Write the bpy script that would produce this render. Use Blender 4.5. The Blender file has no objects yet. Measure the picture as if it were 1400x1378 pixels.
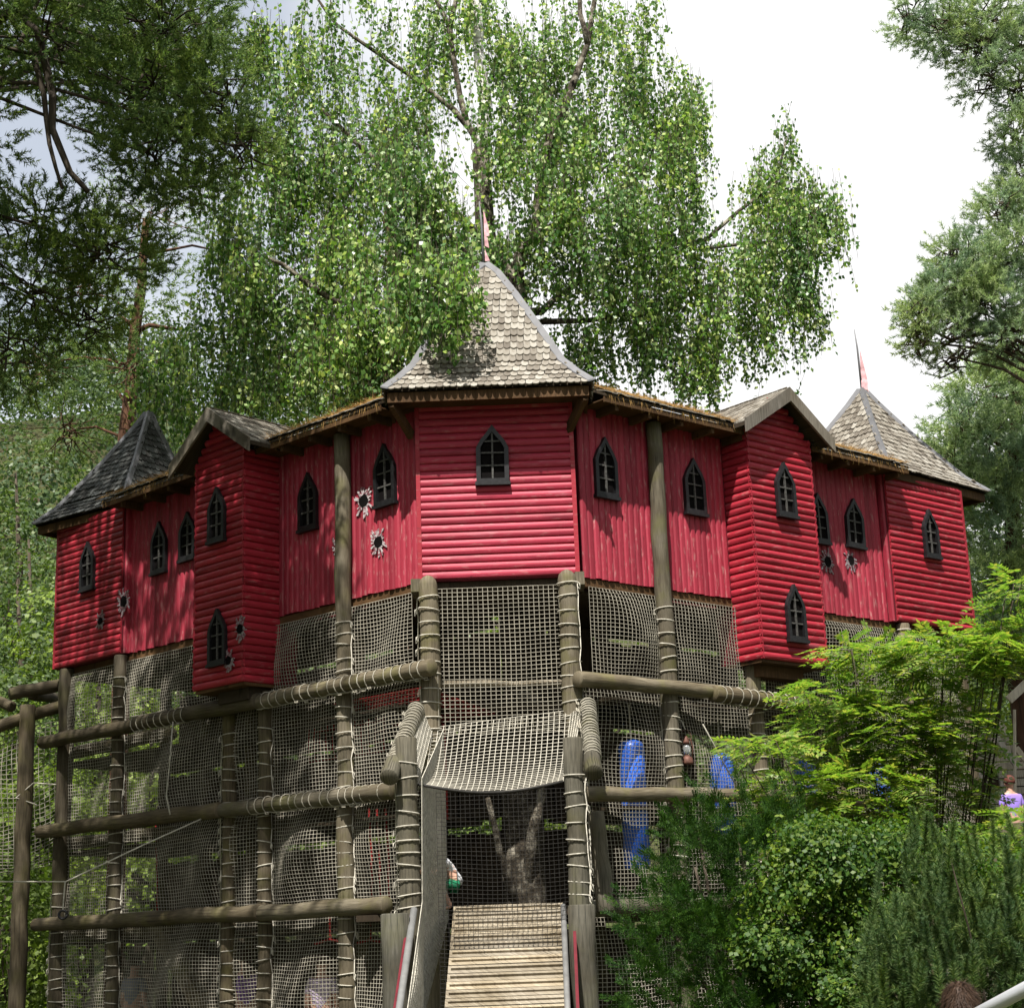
import bpy, math, random
import numpy as np
from mathutils import Matrix, Vector
random.seed(7); rng = np.random.default_rng(11)
S = bpy.context.scene
COL = S.collection
# ------------------------------------------------------------------ camera
FPX = 2285.0; PITCH = math.atan(601/2285); ROLL = .037
CAM = np.array([0, 0, 1.6])
_U0 = np.array([0, -math.sin(PITCH), math.cos(PITCH)]); _R0 = np.array([1.0, 0, 0])
CF = np.array([0, math.cos(PITCH), math.sin(PITCH)])
CR = math.cos(ROLL)*_R0 - math.sin(ROLL)*_U0
CU = math.cos(ROLL)*_U0 + math.sin(ROLL)*_R0
cam = bpy.data.cameras.new('camera'); co = bpy.data.objects.new('camera', cam); COL.objects.link(co)
cam.sensor_fit = 'HORIZONTAL'; cam.sensor_width = 36; cam.lens = FPX/1400*36
cam.clip_start = .1; cam.clip_end = 2000
M = Matrix.Identity(4)
for i in range(3):
    M[i][0] = CR[i]; M[i][1] = CU[i]; M[i][2] = -CF[i]; M[i][3] = CAM[i]
co.matrix_world = M; S.camera = co
# ------------------------------------------------------------------ light
SUN_EL = math.radians(60); SUN_AZ = math.radians(11)      # sun behind the viewer, a little to the left
sdir = Vector((-math.sin(SUN_AZ)*math.cos(SUN_EL), -math.cos(SUN_AZ)*math.cos(SUN_EL), math.sin(SUN_EL)))
sl = bpy.data.lights.new('sun', 'SUN'); sl.energy = 5.0; sl.angle = math.radians(.5); sl.color = (1, .96, .9)
so = bpy.data.objects.new('sun', sl); COL.objects.link(so); so.location = (0, -20, 40)
so.rotation_euler = sdir.to_track_quat('Z', 'Y').to_euler()
wd = bpy.data.worlds.new('World'); S.world = wd; wd.use_nodes = True
nt = wd.node_tree; nt.nodes.clear()
def wn(t): return nt.nodes.new(t)
out = wn('ShaderNodeOutputWorld'); bg = wn('ShaderNodeBackground'); bg2 = wn('ShaderNodeBackground'); mx = wn('ShaderNodeMixShader')
sky = wn('ShaderNodeTexSky'); sky.sky_type = 'NISHITA'; sky.sun_disc = False
sky.sun_elevation = SUN_EL; sky.sun_rotation = math.radians(180)+SUN_AZ
sky.air_density = 1.2; sky.dust_density = 1.5
bg.inputs[1].default_value = .075; nt.links.new(sky.outputs[0], bg.inputs[0])
bg2.inputs[0].default_value = (1, 1, 1, 1); bg2.inputs[1].default_value = .60
tc = wn('ShaderNodeTexCoord'); mp = wn('ShaderNodeMapping'); mp.inputs['Scale'].default_value = (1, 1, 2.0)
mp.inputs['Location'].default_value = (2.2, 1.3, .4); mp.inputs['Rotation'].default_value = (0, 0, math.radians(11))
nz = wn('ShaderNodeTexNoise'); nz.inputs['Scale'].default_value = 1.5; nz.inputs['Detail'].default_value = 6
rp = wn('ShaderNodeValToRGB'); rp.color_ramp.elements[0].position = .44; rp.color_ramp.elements[1].position = .54; rp.color_ramp.elements[0].color = (.42, .42, .42, 1)
nt.links.new(tc.outputs['Generated'], mp.inputs[0]); nt.links.new(mp.outputs[0], nz.inputs[0]); nt.links.new(nz.outputs[0], rp.inputs[0])
nt.links.new(rp.outputs[0], mx.inputs[0]); nt.links.new(bg.outputs[0], mx.inputs[1]); nt.links.new(bg2.outputs[0], mx.inputs[2])
nt.links.new(mx.outputs[0], out.inputs[0])
S.view_settings.view_transform = 'Standard'; S.view_settings.look = 'None'; S.view_settings.gamma = 1
S.view_settings.exposure = .92; S.view_settings.use_curve_mapping = False
S.cycles.max_bounces = 6; S.cycles.transparent_max_bounces = 4
S.cycles.diffuse_bounces = 3; S.cycles.glossy_bounces = 2; S.cycles.transmission_bounces = 3

# ------------------------------------------------------------------ measuring helpers (photo bearing + real distance -> point)
def ray(x, y): return CF + CR*(x-700)/FPX - CU*(y-689)/FPX
def at(x, y, Y):
    d = ray(x, y); return CAM + d*(Y/d[1])
PL = (np.array([-1.11, 19.0]), np.array([-.7323, .681]), np.array([-.681, -.7323]))     # left wing wall line: origin, along, outward
PR = (np.array([.8, 19.05]), np.array([.762, .647]), np.array([.647, -.762]))           # right wing wall line
PC = (np.array([-1.11, 19.0]), np.array([1., 0.]), np.array([0., -1.]))                  # front of the gate tower
def on(x, y, P, off=0):
    d = ray(x, y); o, u, n = P
    t = ((o+n*off)-CAM[:2])@n/(d[:2]@n); q = CAM+d*t
    return float((q[:2]-o)@u), float(q[2])
def W(P, u, off, z):
    o, a, n = P; q = o+a*u+n*off
    return np.array([q[0], q[1], z])

# ------------------------------------------------------------------ object helpers
WM = {}
def reg(o, parent, mat=None):
    COL.objects.link(o)
    m = mat or Matrix.Identity(4)
    o.matrix_basis = m
    if parent is not None:
        o.parent = parent; o.matrix_parent_inverse = WM[parent].inverted()
    WM[o] = m
    return o
def tag(o, label=None, cat=None, group=None, kind=None):
    if label: o['label'] = label
    if cat: o['category'] = cat
    if group: o['group'] = group
    if kind: o['kind'] = kind
    return o
def thing(name, label, cat, loc, group=None):
    o = bpy.data.objects.new(name, None); o.empty_display_size = .2
    reg(o, None, Matrix.Translation(Vector(loc)))
    return tag(o, label, cat, group)
def mesh_np(name, V, Fs, mat, uv=None, smooth=False):
    """V (n,3); Fs list of (m,k) int arrays"""
    V = np.asarray(V, np.float32)
    me = bpy.data.meshes.new(name)
    me.vertices.add(len(V)); me.vertices.foreach_set('co', V.ravel())
    loops = np.concatenate([f.ravel() for f in Fs]).astype(np.int32)
    cnt = np.concatenate([np.full(len(f), f.shape[1], np.int32) for f in Fs])
    st = np.concatenate([[0], np.cumsum(cnt)[:-1]]).astype(np.int32)
    me.loops.add(len(loops)); me.loops.foreach_set('vertex_index', loops)
    me.polygons.add(len(cnt)); me.polygons.foreach_set('loop_start', st); me.polygons.foreach_set('loop_total', cnt)
    if smooth: me.polygons.foreach_set('use_smooth', np.ones(len(cnt), bool))
    if uv is not None:
        l = me.uv_layers.new(name='UVMap'); l.data.foreach_set('uv', np.asarray(uv, np.float32)[loops].ravel())
    me.update(calc_edges=True)
    me.materials.append(mat)
    return me
def part(name, me, parent=None, mat=None): return reg(bpy.data.objects.new(name, me), parent, mat)
class MB:
    def __init__(s): s.v = []; s.f = []; s.uv = []
    def add(s, vs, fs, uv=None):
        b = len(s.v); s.v += [tuple(float(c) for c in v) for v in vs]; s.f += [tuple(i+b for i in f) for f in fs]
        s.uv += list(uv) if uv is not None else [(v[0]+v[1], v[2]) for v in vs]
    def hexa(s, p):   # 8 points: bottom 0-3, top 4-7
        s.add(p, [(3, 2, 1, 0), (4, 5, 6, 7), (0, 1, 5, 4), (1, 2, 6, 5), (2, 3, 7, 6), (3, 0, 4, 7)])
    def box(s, a, b):
        x0, y0, z0 = a; x1, y1, z1 = b
        s.hexa([(x0, y0, z0), (x1, y0, z0), (x1, y1, z0), (x0, y1, z0), (x0, y0, z1), (x1, y0, z1), (x1, y1, z1), (x0, y1, z1)])
    def pbox(s, P, u0, u1, o0, o1, z0, z1):  # box in a wall frame
        s.hexa([W(P, u0, o0, z0), W(P, u1, o0, z0), W(P, u1, o1, z0), W(P, u0, o1, z0), W(P, u0, o0, z1), W(P, u1, o0, z1), W(P, u1, o1, z1), W(P, u0, o1, z1)])
    def bar(s, a, b, w, h, up=(0, 0, 1)):
        a = np.array(a, float); b = np.array(b, float); d = b-a; d /= np.linalg.norm(d)
        x = np.cross(d, up); x /= np.linalg.norm(x); z = np.cross(x, d)
        x = x*w/2; z = z*h/2
        s.hexa([a-x-z, a+x-z, b+x-z, b-x-z, a-x+z, a+x+z, b+x+z, b-x+z])
    def prism(s, poly, vec):
        n = len(poly); poly = [np.array(p, float) for p in poly]; vec = np.array(vec, float)
        s.add(poly+[p+vec for p in poly], [tuple(range(n))[::-1], tuple(range(n, 2*n))]+[(i, (i+1) % n, (i+1) % n+n, i+n) for i in range(n)])
    def tube(s, pts, r, n=8, cap=True, flat=None):
        pts = [np.array(p, float) for p in pts]; rs = r if hasattr(r, '__len__') else [r]*len(pts)
        vs = []; uv = []; L = 0; ref = None
        for i, p in enumerate(pts):
            d = pts[min(i+1, len(pts)-1)]-pts[max(i-1, 0)]; d = d/(np.linalg.norm(d)+1e-9)
            if ref is None: ref = np.array([0, 0, 1.]) if abs(d[2]) < .9 else np.array([1., 0, 0])
            x = np.cross(d, ref); x /= np.linalg.norm(x); y = np.cross(x, d); ref = y
            if i: L += np.linalg.norm(p-pts[i-1])
            for k in range(n):
                a = 2*math.pi*k/n; vs.append(p+(x*math.cos(a)+y*math.sin(a))*rs[i]); uv.append((abs(k/n*2-1)*rs[i]*3, L))
        fs = [(i*n+k, i*n+(k+1) % n, (i+1)*n+(k+1) % n, (i+1)*n+k) for i in range(len(pts)-1) for k in range(n)]
        if cap: fs += [tuple(range(n))[::-1], tuple((len(pts)-1)*n+k for k in range(n))]
        s.add(vs, fs, uv)
    def mesh(s, name, mat, smooth=False):
        me = bpy.data.meshes.new(name); me.from_pydata(s.v, [], s.f); 
        l = me.uv_layers.new(name='UVMap'); li = np.zeros(len(me.loops), np.int32); me.loops.foreach_get('vertex_index', li)
        l.data.foreach_set('uv', np.array(s.uv, np.float32)[li].ravel())
        if smooth: me.polygons.foreach_set('use_smooth', np.ones(len(me.polygons), bool))
        me.materials.append(mat); me.update(); return me
    def build(s, name, mat, parent=None, smooth=False, mw=None): return part(name, s.mesh(name, mat, smooth), parent, mw)

# ------------------------------------------------------------------ materials
class MT:
    def __init__(s, name, rough=.7, spec=.3):
        s.m = bpy.data.materials.new(name); s.m.use_nodes = True; s.t = s.m.node_tree
        s.b = s.t.nodes['Principled BSDF']; s.b.inputs['Roughness'].default_value = rough
        s.b.inputs['Specular IOR Level'].default_value = spec
    def n(s, t, **k):
        x = s.t.nodes.new(t)
        for a, b in k.items(): setattr(x, a, b)
        return x
    def l(s, a, b): s.t.links.new(a, b)
    def coord(s, kind='Object', scale=(1, 1, 1)):
        c = s.n('ShaderNodeTexCoord'); m = s.n('ShaderNodeMapping'); m.inputs['Scale'].default_value = scale
        s.l(c.outputs[kind], m.inputs[0]); return m.outputs[0]
    def noise(s, vec, scale, detail=4, rough=.55):
        x = s.n('ShaderNodeTexNoise'); x.inputs['Scale'].default_value = scale; x.inputs['Detail'].default_value = detail
        x.inputs['Roughness'].default_value = rough
        if vec is not None: s.l(vec, x.inputs[0])
        return x.outputs[0]
    def ramp(s, fac, stops):
        r = s.n('ShaderNodeValToRGB'); e = r.color_ramp.elements
        while len(e) < len(stops): e.new(.5)
        for i, (p, c) in enumerate(stops):
            e[i].position = p; e[i].color = (*c, 1) if len(c) == 3 else c
        s.l(fac, r.inputs[0]); return r.outputs[0]
    def mix(s, fac, a, b, mode='MIX'):
        x = s.n('ShaderNodeMix', data_type='RGBA', blend_type=mode)
        for sock, v in ((x.inputs[0], fac), (x.inputs[6], a), (x.inputs[7], b)):
            if hasattr(v, 'is_output'): s.l(v, sock)
            elif hasattr(v, '__len__'): sock.default_value = (*v, 1)
            else: sock.default_value = v
        return x.outputs[2]
    def bump(s, h, st=.4, dist=.01):
        b = s.n('ShaderNodeBump'); b.inputs['Strength'].default_value = st; b.inputs['Distance'].default_value = dist
        s.l(h, b.inputs['Height']); s.l(b.outputs[0], s.b.inputs['Normal'])
    def col(s, c):
        if hasattr(c, 'is_output'): s.l(c, s.b.inputs['Base Color'])
        else: s.b.inputs['Base Color'].default_value = (*c, 1)
        return s
def wood(name, a, b, c=None, uv=True, sc=1.0, green=.0, rough=.8, seed=0):
    m = MT(name, rough, .2)
    v = m.coord('UV' if uv else 'Object', (26*sc, 2.2*sc, 26*sc) if uv else (6*sc, 6*sc, 6*sc))
    n1 = m.noise(v, 1.6, 6, .65)
    col = m.ramp(n1, [(.3, a), (.55, b), (.75, c or b)])
    big = m.noise(m.coord('Object'), 1.7, 3)
    col = m.mix(m.ramp(big, [(.4, (0, 0, 0)), (.7, (1, 1, 1))]), col, m.mix(1.0, col, (.62, .58, .5), 'MULTIPLY'))
    if green: col = m.mix(m.ramp(m.noise(m.coord('Object'), 3.1, 4), [(.5, (0, 0, 0)), (.68, (green, green, green))]), col, (.12, .12, .03))
    crack = m.ramp(m.noise(m.coord('UV' if uv else 'Object', (60, 1.3, 60)), 1.3, 2), [(.33, (.25, .25, .25)), (.4, (1, 1, 1))])
    col = m.mix(.8, col, crack, 'MULTIPLY')
    oi = m.n('ShaderNodeObjectInfo'); col = m.mix(1.0, col, m.ramp(oi.outputs['Random'], [(0, (.78, .78, .78)), (1, (1.12, 1.08, 1.0))]), 'MULTIPLY')
    m.bump(n1, .5, .006); m.col(col); return m.m
def redpaint(name, base, uvsc=(1, 1, 1), fade=.35):
    m = MT(name, .55, .28)
    oi = m.n('ShaderNodeObjectInfo')
    v = m.n('ShaderNodeVectorMath', operation='ADD'); cc = m.coord('Object', uvsc)
    m.l(cc, v.inputs[0]); cx = m.n('ShaderNodeCombineXYZ'); mm = m.n('ShaderNodeMath', operation='MULTIPLY'); mm.inputs[1].default_value = 37
    m.l(oi.outputs['Random'], mm.inputs[0]); m.l(mm.outputs[0], cx.inputs[0]); m.l(mm.outputs[0], cx.inputs[1]); m.l(cx.outputs[0], v.inputs[1])
    n1 = m.noise(v.outputs[0], 2.2, 6, .6); n2 = m.noise(v.outputs[0], 9, 3, .6)
    dark = tuple(x*.55 for x in base); pale = (base[0]*1.05+.06, base[1]+.10, base[2]+.11)
    col = m.ramp(n1, [(.25, dark), (.45, base), (.62, base), (.82, pale)])
    col = m.mix(m.ramp(n2, [(.57, (0, 0, 0)), (.72, (fade, fade, fade))]), col, (.42, .22, .2))
    col = m.mix(m.ramp(n2, [(.24, (.75, .75, .75)), (.33, (0, 0, 0))]), col, (.10, .02, .025))
    col = m.mix(1.0, col, m.ramp(oi.outputs['Random'], [(0, (.76, .74, .76)), (.5, (1, 1, 1)), (1, (1.14, 1.25, 1.25))]), 'MULTIPLY')
    m.bump(n2, .25, .004); m.col(col); return m.m
def plain(name, c, rough=.6, spec=.3, metal=0, var=.25, sc=8):
    m = MT(name, rough, spec); m.b.inputs['Metallic'].default_value = metal
    n = m.noise(m.coord('Object'), sc, 5)
    m.col(m.ramp(n, [(.3, tuple(x*(1-var) for x in c)), (.7, tuple(min(1, x*(1+var)) for x in c))]))
    m.bump(n, .2, .004); return m.m
def leaf(name, cols, trans=.35, rough=.5, tint=(.9, 1.0, .45), clump=None):
    m = MT(name, rough, .35 if 'leaf' in name else .08)
    g = m.n('ShaderNodeNewGeometry')
    c = m.ramp(g.outputs['Random Per Island'], [(i/(len(cols)-1), x) for i, x in enumerate(cols)])
    if clump:
        c = m.mix(m.ramp(m.noise(m.coord('Object'), clump, 2), [(.35, (0, 0, 0)), (.65, (1, 1, 1))]), c, m.mix(1.0, c, (1.45, 1.3, .8), 'MULTIPLY'))
    m.col(c)
    tr = m.n('ShaderNodeBsdfTranslucent'); ms = m.n('ShaderNodeMixShader'); ms.inputs[0].default_value = trans
    m.l(m.mix(1.0, c, tuple(1.6*x for x in tint), 'MULTIPLY'), tr.inputs[0])
    o = m.t.nodes['Material Output']; m.l(m.b.outputs[0], ms.inputs[1]); m.l(tr.outputs[0], ms.inputs[2]); m.l(ms.outputs[0], o.inputs[0])
    return m.m
RED_H = redpaint('red_paint_boards', (.345, .027, .052), (.7, 3, 3))
RED_B = redpaint('red_paint_bays', (.30, .017, .03), (.7, 3, 3))
RED_V = redpaint('red_paint_planks', (.305, .026, .045), (3, 3, .7), .6)
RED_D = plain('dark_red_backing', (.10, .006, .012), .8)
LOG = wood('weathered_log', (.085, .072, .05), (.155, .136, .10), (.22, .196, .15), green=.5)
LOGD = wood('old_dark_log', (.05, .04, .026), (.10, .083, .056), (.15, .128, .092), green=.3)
LOGG = wood('grey_log', (.06, .058, .046), (.115, .108, .086), (.165, .155, .128), green=.25)
PLANKW = wood('bare_plank', (.21, .175, .13), (.34, .30, .235), (.45, .405, .33), sc=.6)
BROWN = wood('brown_fascia', (.05, .028, .013), (.10, .055, .025), (.14, .08, .04))
GREYB = wood('grey_barge_board', (.11, .095, .078), (.18, .163, .138), (.25, .228, .198))
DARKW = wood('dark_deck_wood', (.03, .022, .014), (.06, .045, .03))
def shingle_mat():
    m = MT('wood_shingle', .85, .15); oi = m.n('ShaderNodeObjectInfo'); g = m.n('ShaderNodeNewGeometry')
    add = m.n('ShaderNodeMath', operation='ADD'); fr = m.n('ShaderNodeMath', operation='FRACT')
    m.l(oi.outputs['Random'], add.inputs[0]); m.l(g.outputs['Random Per Island'], add.inputs[1]); m.l(add.outputs[0], fr.inputs[0])
    c = m.ramp(fr.outputs[0], [(0, (.115, .10, .082)), (.3, (.19, .17, .142)), (.65, (.25, .23, .195)), (1, (.32, .30, .262))])
    n = m.noise(m.coord('Object', (1, 1, 1)), 30, 4)
    c = m.mix(m.ramp(n, [(.35, (.6, .6, .6)), (.55, (0, 0, 0))]), c, m.mix(1.0, c, (.55, .5, .42), 'MULTIPLY'))
    m.bump(n, .4, .004); m.col(c); return m.m
SHING = shingle_mat(); SHING_SHADE_MOSS = shingle_mat()
for n_ in SHING_SHADE_MOSS.node_tree.nodes:  # darker copy for the left spire: shade and wet moss put into the colour
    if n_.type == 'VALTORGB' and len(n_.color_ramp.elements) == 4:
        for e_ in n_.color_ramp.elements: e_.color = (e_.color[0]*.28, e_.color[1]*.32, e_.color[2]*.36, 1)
FLASH = plain('grey_flashing', (.15, .15, .158), .6, .25, .0, .15)
CORD = plain('net_cord', (.33, .305, .245), .85, .1, var=.3, sc=5)
ROPE = plain('white_rope', (.42, .395, .33), .85, .1, var=.3, sc=20)
REDROPE = plain('red_rope', (.24, .02, .02), .8, .1)
BLKCORD = plain('black_cord', (.035, .033, .03), .8, .1)
FRAME = plain('black_window_paint', (.0085, .008, .009), .45, .4, var=.6, sc=25)
BARW = plain('worn_glazing_bar', (.06, .057, .052), .6, .3, var=.6, sc=30)
VOID = plain('painted_dark', (.006, .005, .005), .9, .05)
def moss_mat():
    m = MT('mossy_roof', .95, .05); v = m.coord('Object')
    n = m.noise(v, 5, 6, .7); c = m.ramp(n, [(.3, (.04, .033, .027)), (.45, (.12, .077, .034)), (.6, (.22, .14, .06)), (.75, (.12, .115, .04))])
    m.bump(n, .8, .03); m.col(c); return m.m
MOSS = moss_mat()
STRAW = plain('dry_needles', (.36, .22, .08), .9, .05, var=.4)
BLUE = plain('blue_vinyl', (.03, .14, .68), .35, .5, var=.1)
STEEL = plain('steel', (.50, .51, .53), .3, .6, .35, .05)
GREYP = plain('grey_rail', (.17, .17, .165), .45, .4, var=.2)
BARK = wood('dark_bark', (.03, .024, .018), (.08, .065, .05), (.14, .12, .1), sc=.5, rough=.95)
def birch_bark():
    m = MT('birch_bark', .75, .2); v = m.coord('Object', (3, 3, 9))
    n = m.noise(v, 1.3, 6, .7); c = m.ramp(n, [(.33, (.03, .025, .02)), (.42, (.3, .28, .25)), (.52, (.72, .70, .66))])
    m.bump(n, .6, .02); m.col(c); return m.m
BIRCHB = birch_bark()
PINEB = wood('pine_bark', (.05, .03, .02), (.12, .062, .04), (.2, .11, .07), sc=.4, rough=.95)
PALE = wood('pale_timber', (.36, .34, .30), (.52, .49, .44), (.6, .58, .53))
GROUNDM = (lambda m: (m.col(m.ramp(m.noise(m.coord('Object'), .6, 8, .7), [(.35, (.045, .035, .022)), (.55, (.05, .06, .02)), (.7, (.035, .065, .015))])), m.bump(m.noise(m.coord('Object'), 6, 6), .8, .05), m.m)[2])(MT('ground_soil_grass', .95, .1))
L_BIRCH = leaf('birch_leaf', [(.04, .105, .028), (.08, .17, .05), (.15, .26, .09), (.42, .50, .30)], .34, .33, clump=1.1)
L_PINE = leaf('pine_needle', [(.05, .095, .036), (.10, .15, .06), (.18, .235, .10)], .38, tint=(.85, 1, .6), clump=1.4)
L_PINEL = leaf('pale_pine_needle', [(.12, .175, .12), (.20, .27, .18), (.34, .42, .30)], .36, tint=(.85, 1, .7), clump=1.4)
L_WOOD = [leaf('wood_leaf_a', [(.03, .058, .015), (.055, .095, .025), (.10, .15, .045)], .3, clump=.5),
          leaf('wood_leaf_b', [(.025, .05, .02), (.042, .078, .034), (.075, .115, .052)], .25, clump=.5),
          leaf('wood_leaf_c', [(.07, .11, .02), (.12, .18, .035), (.18, .26, .06)], .35, clump=.5)]
L_BUSH = leaf('pinnate_leaf', [(.07, .145, .03), (.11, .20, .045), (.17, .26, .065), (.26, .26, .10)], .45, .4, clump=2.0)
L_YEW = leaf('yew_needle', [(.008, .026, .006), (.016, .045, .009), (.035, .078, .014)], .2, clump=2.5)
L_MUGO = leaf('mugo_needle', [(.02, .05, .02), (.05, .095, .038), (.13, .18, .085)], .25, clump=2.5)
L_MID = leaf('shrub_leaf', [(.02, .06, .012), (.05, .11, .018), (.13, .19, .035)], .4, clump=2.5)

# ------------------------------------------------------------------ geometry generators
def tubes_np(P, r, sides=3):
    """P (N,M,3) polylines -> verts, quads"""
    P = np.asarray(P, float); N, K, _ = P.shape
    d = np.empty_like(P); d[:, 1:-1] = P[:, 2:]-P[:, :-2]; d[:, 0] = P[:, 1]-P[:, 0]; d[:, -1] = P[:, -1]-P[:, -2]
    d /= np.linalg.norm(d, axis=2, keepdims=True)+1e-9
    ref = np.where(np.abs(d[..., 2:3]) > .8, np.array([.94, .34, 0.]), np.array([0, 0, 1.]))
    x = np.cross(d, ref); x /= np.linalg.norm(x, axis=2, keepdims=True)+1e-9; y = np.cross(x, d)
    r = np.broadcast_to(np.asarray(r, float), (N, K))[..., None]
    V = np.stack([P+(x*math.cos(2*math.pi*k/sides)+y*math.sin(2*math.pi*k/sides))*r for k in range(sides)], 2)
    idx = np.arange(N*K*sides).reshape(N, K, sides); F = []
    for k in range(sides):
        k2 = (k+1) % sides
        F.append(np.stack([idx[:, :-1, k], idx[:, :-1, k2], idx[:, 1:, k2], idx[:, 1:, k]], -1).reshape(-1, 4))
    return V.reshape(-1, 3), np.concatenate(F)
def net(name, P00, P10, P11, P01, parent, pitch=.055, r=.0055, sag=.06, nrm=None, mat=None, seed=0, droop=.02, shape=None):
    P00, P10, P11, P01 = [np.array(p, float) for p in (P00, P10, P11, P01)]
    lu = np.linalg.norm(P10-P00); lv = np.linalg.norm(P01-P00)
    nu = max(2, int(lu/pitch)); nv = max(2, int(lv/(pitch*.84)))
    if nrm is None: nrm = np.cross(P10-P00, P01-P00); nrm /= np.linalg.norm(nrm)
    g = np.random.default_rng(seed); ph = g.uniform(0, 6.28, 8); am = g.uniform(.4, 1, 4)
    def f(u, v):
        B = (1-u)[..., None]*(1-v)[..., None]*P00+u[..., None]*(1-v)[..., None]*P10+u[..., None]*v[..., None]*P11+(1-u)[..., None]*v[..., None]*P01
        e = (np.sin(np.pi*np.clip(u, 0, 1))*np.sin(np.pi*np.clip(v, 0, 1)))**.6
        w = np.sin(u*lu*2.1+ph[0]+1.2*np.sin(v*lv*1.1+ph[1]))*am[0]+np.sin(v*lv*2.7+ph[2]+u*lu*1.3)*am[1]+.5*np.sin(u*lu*5.2+v*lv*3.7+ph[3])
        B = B+nrm*(sag*e*(.6+.6*w))[..., None]
        w2 = np.sin(u*lu*3.1+ph[4])*np.sin(v*lv*2.3+ph[5])+.5*np.sin(u*lu*7+ph[6])*np.sin(v*lv*5+ph[7])
        B[..., 2] -= droop*e*(1+.8*w2)
        if shape is not None: B = shape(B, u, v)
        B[..., 0] += droop*.5*e*w2
        return B
    ku = nu//2+2; kv = nv//2+2
    U = np.linspace(0, 1, ku); Vv = np.linspace(0, 1, kv)
    uu, vv = np.meshgrid(U, np.linspace(0, 1, nv+1)); A = f(uu, vv)          # horizontal cords
    vv2, uu2 = np.meshgrid(Vv, np.linspace(0, 1, nu+1)); B = f(uu2, vv2)     # vertical cords
    v1, f1 = tubes_np(A, r); v2, f2 = tubes_np(B, r)
    return part(name, mesh_np(name, np.concatenate([v1, v2]), [np.concatenate([f1, f2+len(v1)])], mat or CORD), parent)
def lashing(c, r, z0, z1, parent, step=.15, side=0., axis=(0, 0, 1), mat=None, rr=.0075):
    """rope wound round a post from z0 up to z1, stepping along one side"""
    ax = np.array(axis, float); ax /= np.linalg.norm(ax)
    x = np.cross(ax, (0, 0, 1.) if abs(ax[2]) < .8 else (0, 1., 0)); x /= np.linalg.norm(x); y = np.cross(ax, x)
    c = np.array(c, float); pts = []; z = z0
    while z < z1:
        tl = random.uniform(-.02, .02); a0 = side+random.uniform(-.3, .3)
        for k in range(13):
            a = a0+2*math.pi*k/12; pts.append(c+ax*(z+tl*math.cos(a))+(x*math.cos(a)+y*math.sin(a))*(r+rr*.8))
        if random.random() < .35:
            q = pts[-1]; o = (x*math.cos(a0)+y*math.sin(a0)); pts += [q+o*.03-ax*.02, q+o*.035-ax*.09, q+o*.01-ax*.06]
        z += step*random.uniform(.8, 1.2)
    v, f = tubes_np(np.array(pts)[None], rr, 5)
    return part('rope_lashing', mesh_np('rope_lashing', v, [f], mat or ROPE), parent)
def log(name, a, b, r0, r1, parent, mat=None, n=14, wob=.012, roundtop=False):
    a = np.array(a, float); b = np.array(b, float); K = max(5, int(np.linalg.norm(b-a)/.35)); pts = []; rs = []
    for i in range(K+1):
        t = i/K; e = 0 if i in (0, K) else 1
        pts.append(a+(b-a)*t+np.array([random.uniform(-wob, wob) for _ in range(3)])*e); rs.append((r0+(r1-r0)*t)*random.uniform(.96, 1.04))
    d = (b-a)/np.linalg.norm(b-a)
    if roundtop:
        pts += [pts[-1]+d*r1*.5, pts[-1]+d*r1*.85, pts[-1]+d*r1*1.0]; rs += [rs[-1]*.85, rs[-1]*.5, rs[-1]*.2]
    else:
        pts += [pts[-1]+d*.012]; rs += [rs[-1]*.9]; pts = [pts[0]-d*.012]+pts; rs = [rs[0]*.9]+rs
    m = MB(); m.tube(pts, rs, n); return m.build(name, mat or LOG, parent, True)
def diamonds(c, d, nrm, L, Wd, fold=.0):
    """leaf quads: base c, direction d, normal nrm; 4-vert diamond"""
    d = d/(np.linalg.norm(d, axis=1, keepdims=True)+1e-9); s = np.cross(d, nrm); s /= np.linalg.norm(s, axis=1, keepdims=True)+1e-9
    L = np.broadcast_to(L, (len(c),))[:, None]; Wd = np.broadcast_to(Wd, (len(c),))[:, None]
    m = c+d*L*.42
    V = np.stack([c, m+s*Wd*.5, c+d*L, m-s*Wd*.5], 1).reshape(-1, 3)
    return V, np.arange(len(c)*4).reshape(-1, 4)
def rdir(n, g=None): 
    v = (g or rng).normal(size=(n, 3)); return v/np.linalg.norm(v, axis=1, keepdims=True)
def in_ell(n, c, r, shell=.5):
    d = rdir(n); rad = (rng.random(n)*(1-shell**3)+shell**3)**(1/3)
    return np.array(c)+d*rad[:, None]*np.array(r), d
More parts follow.
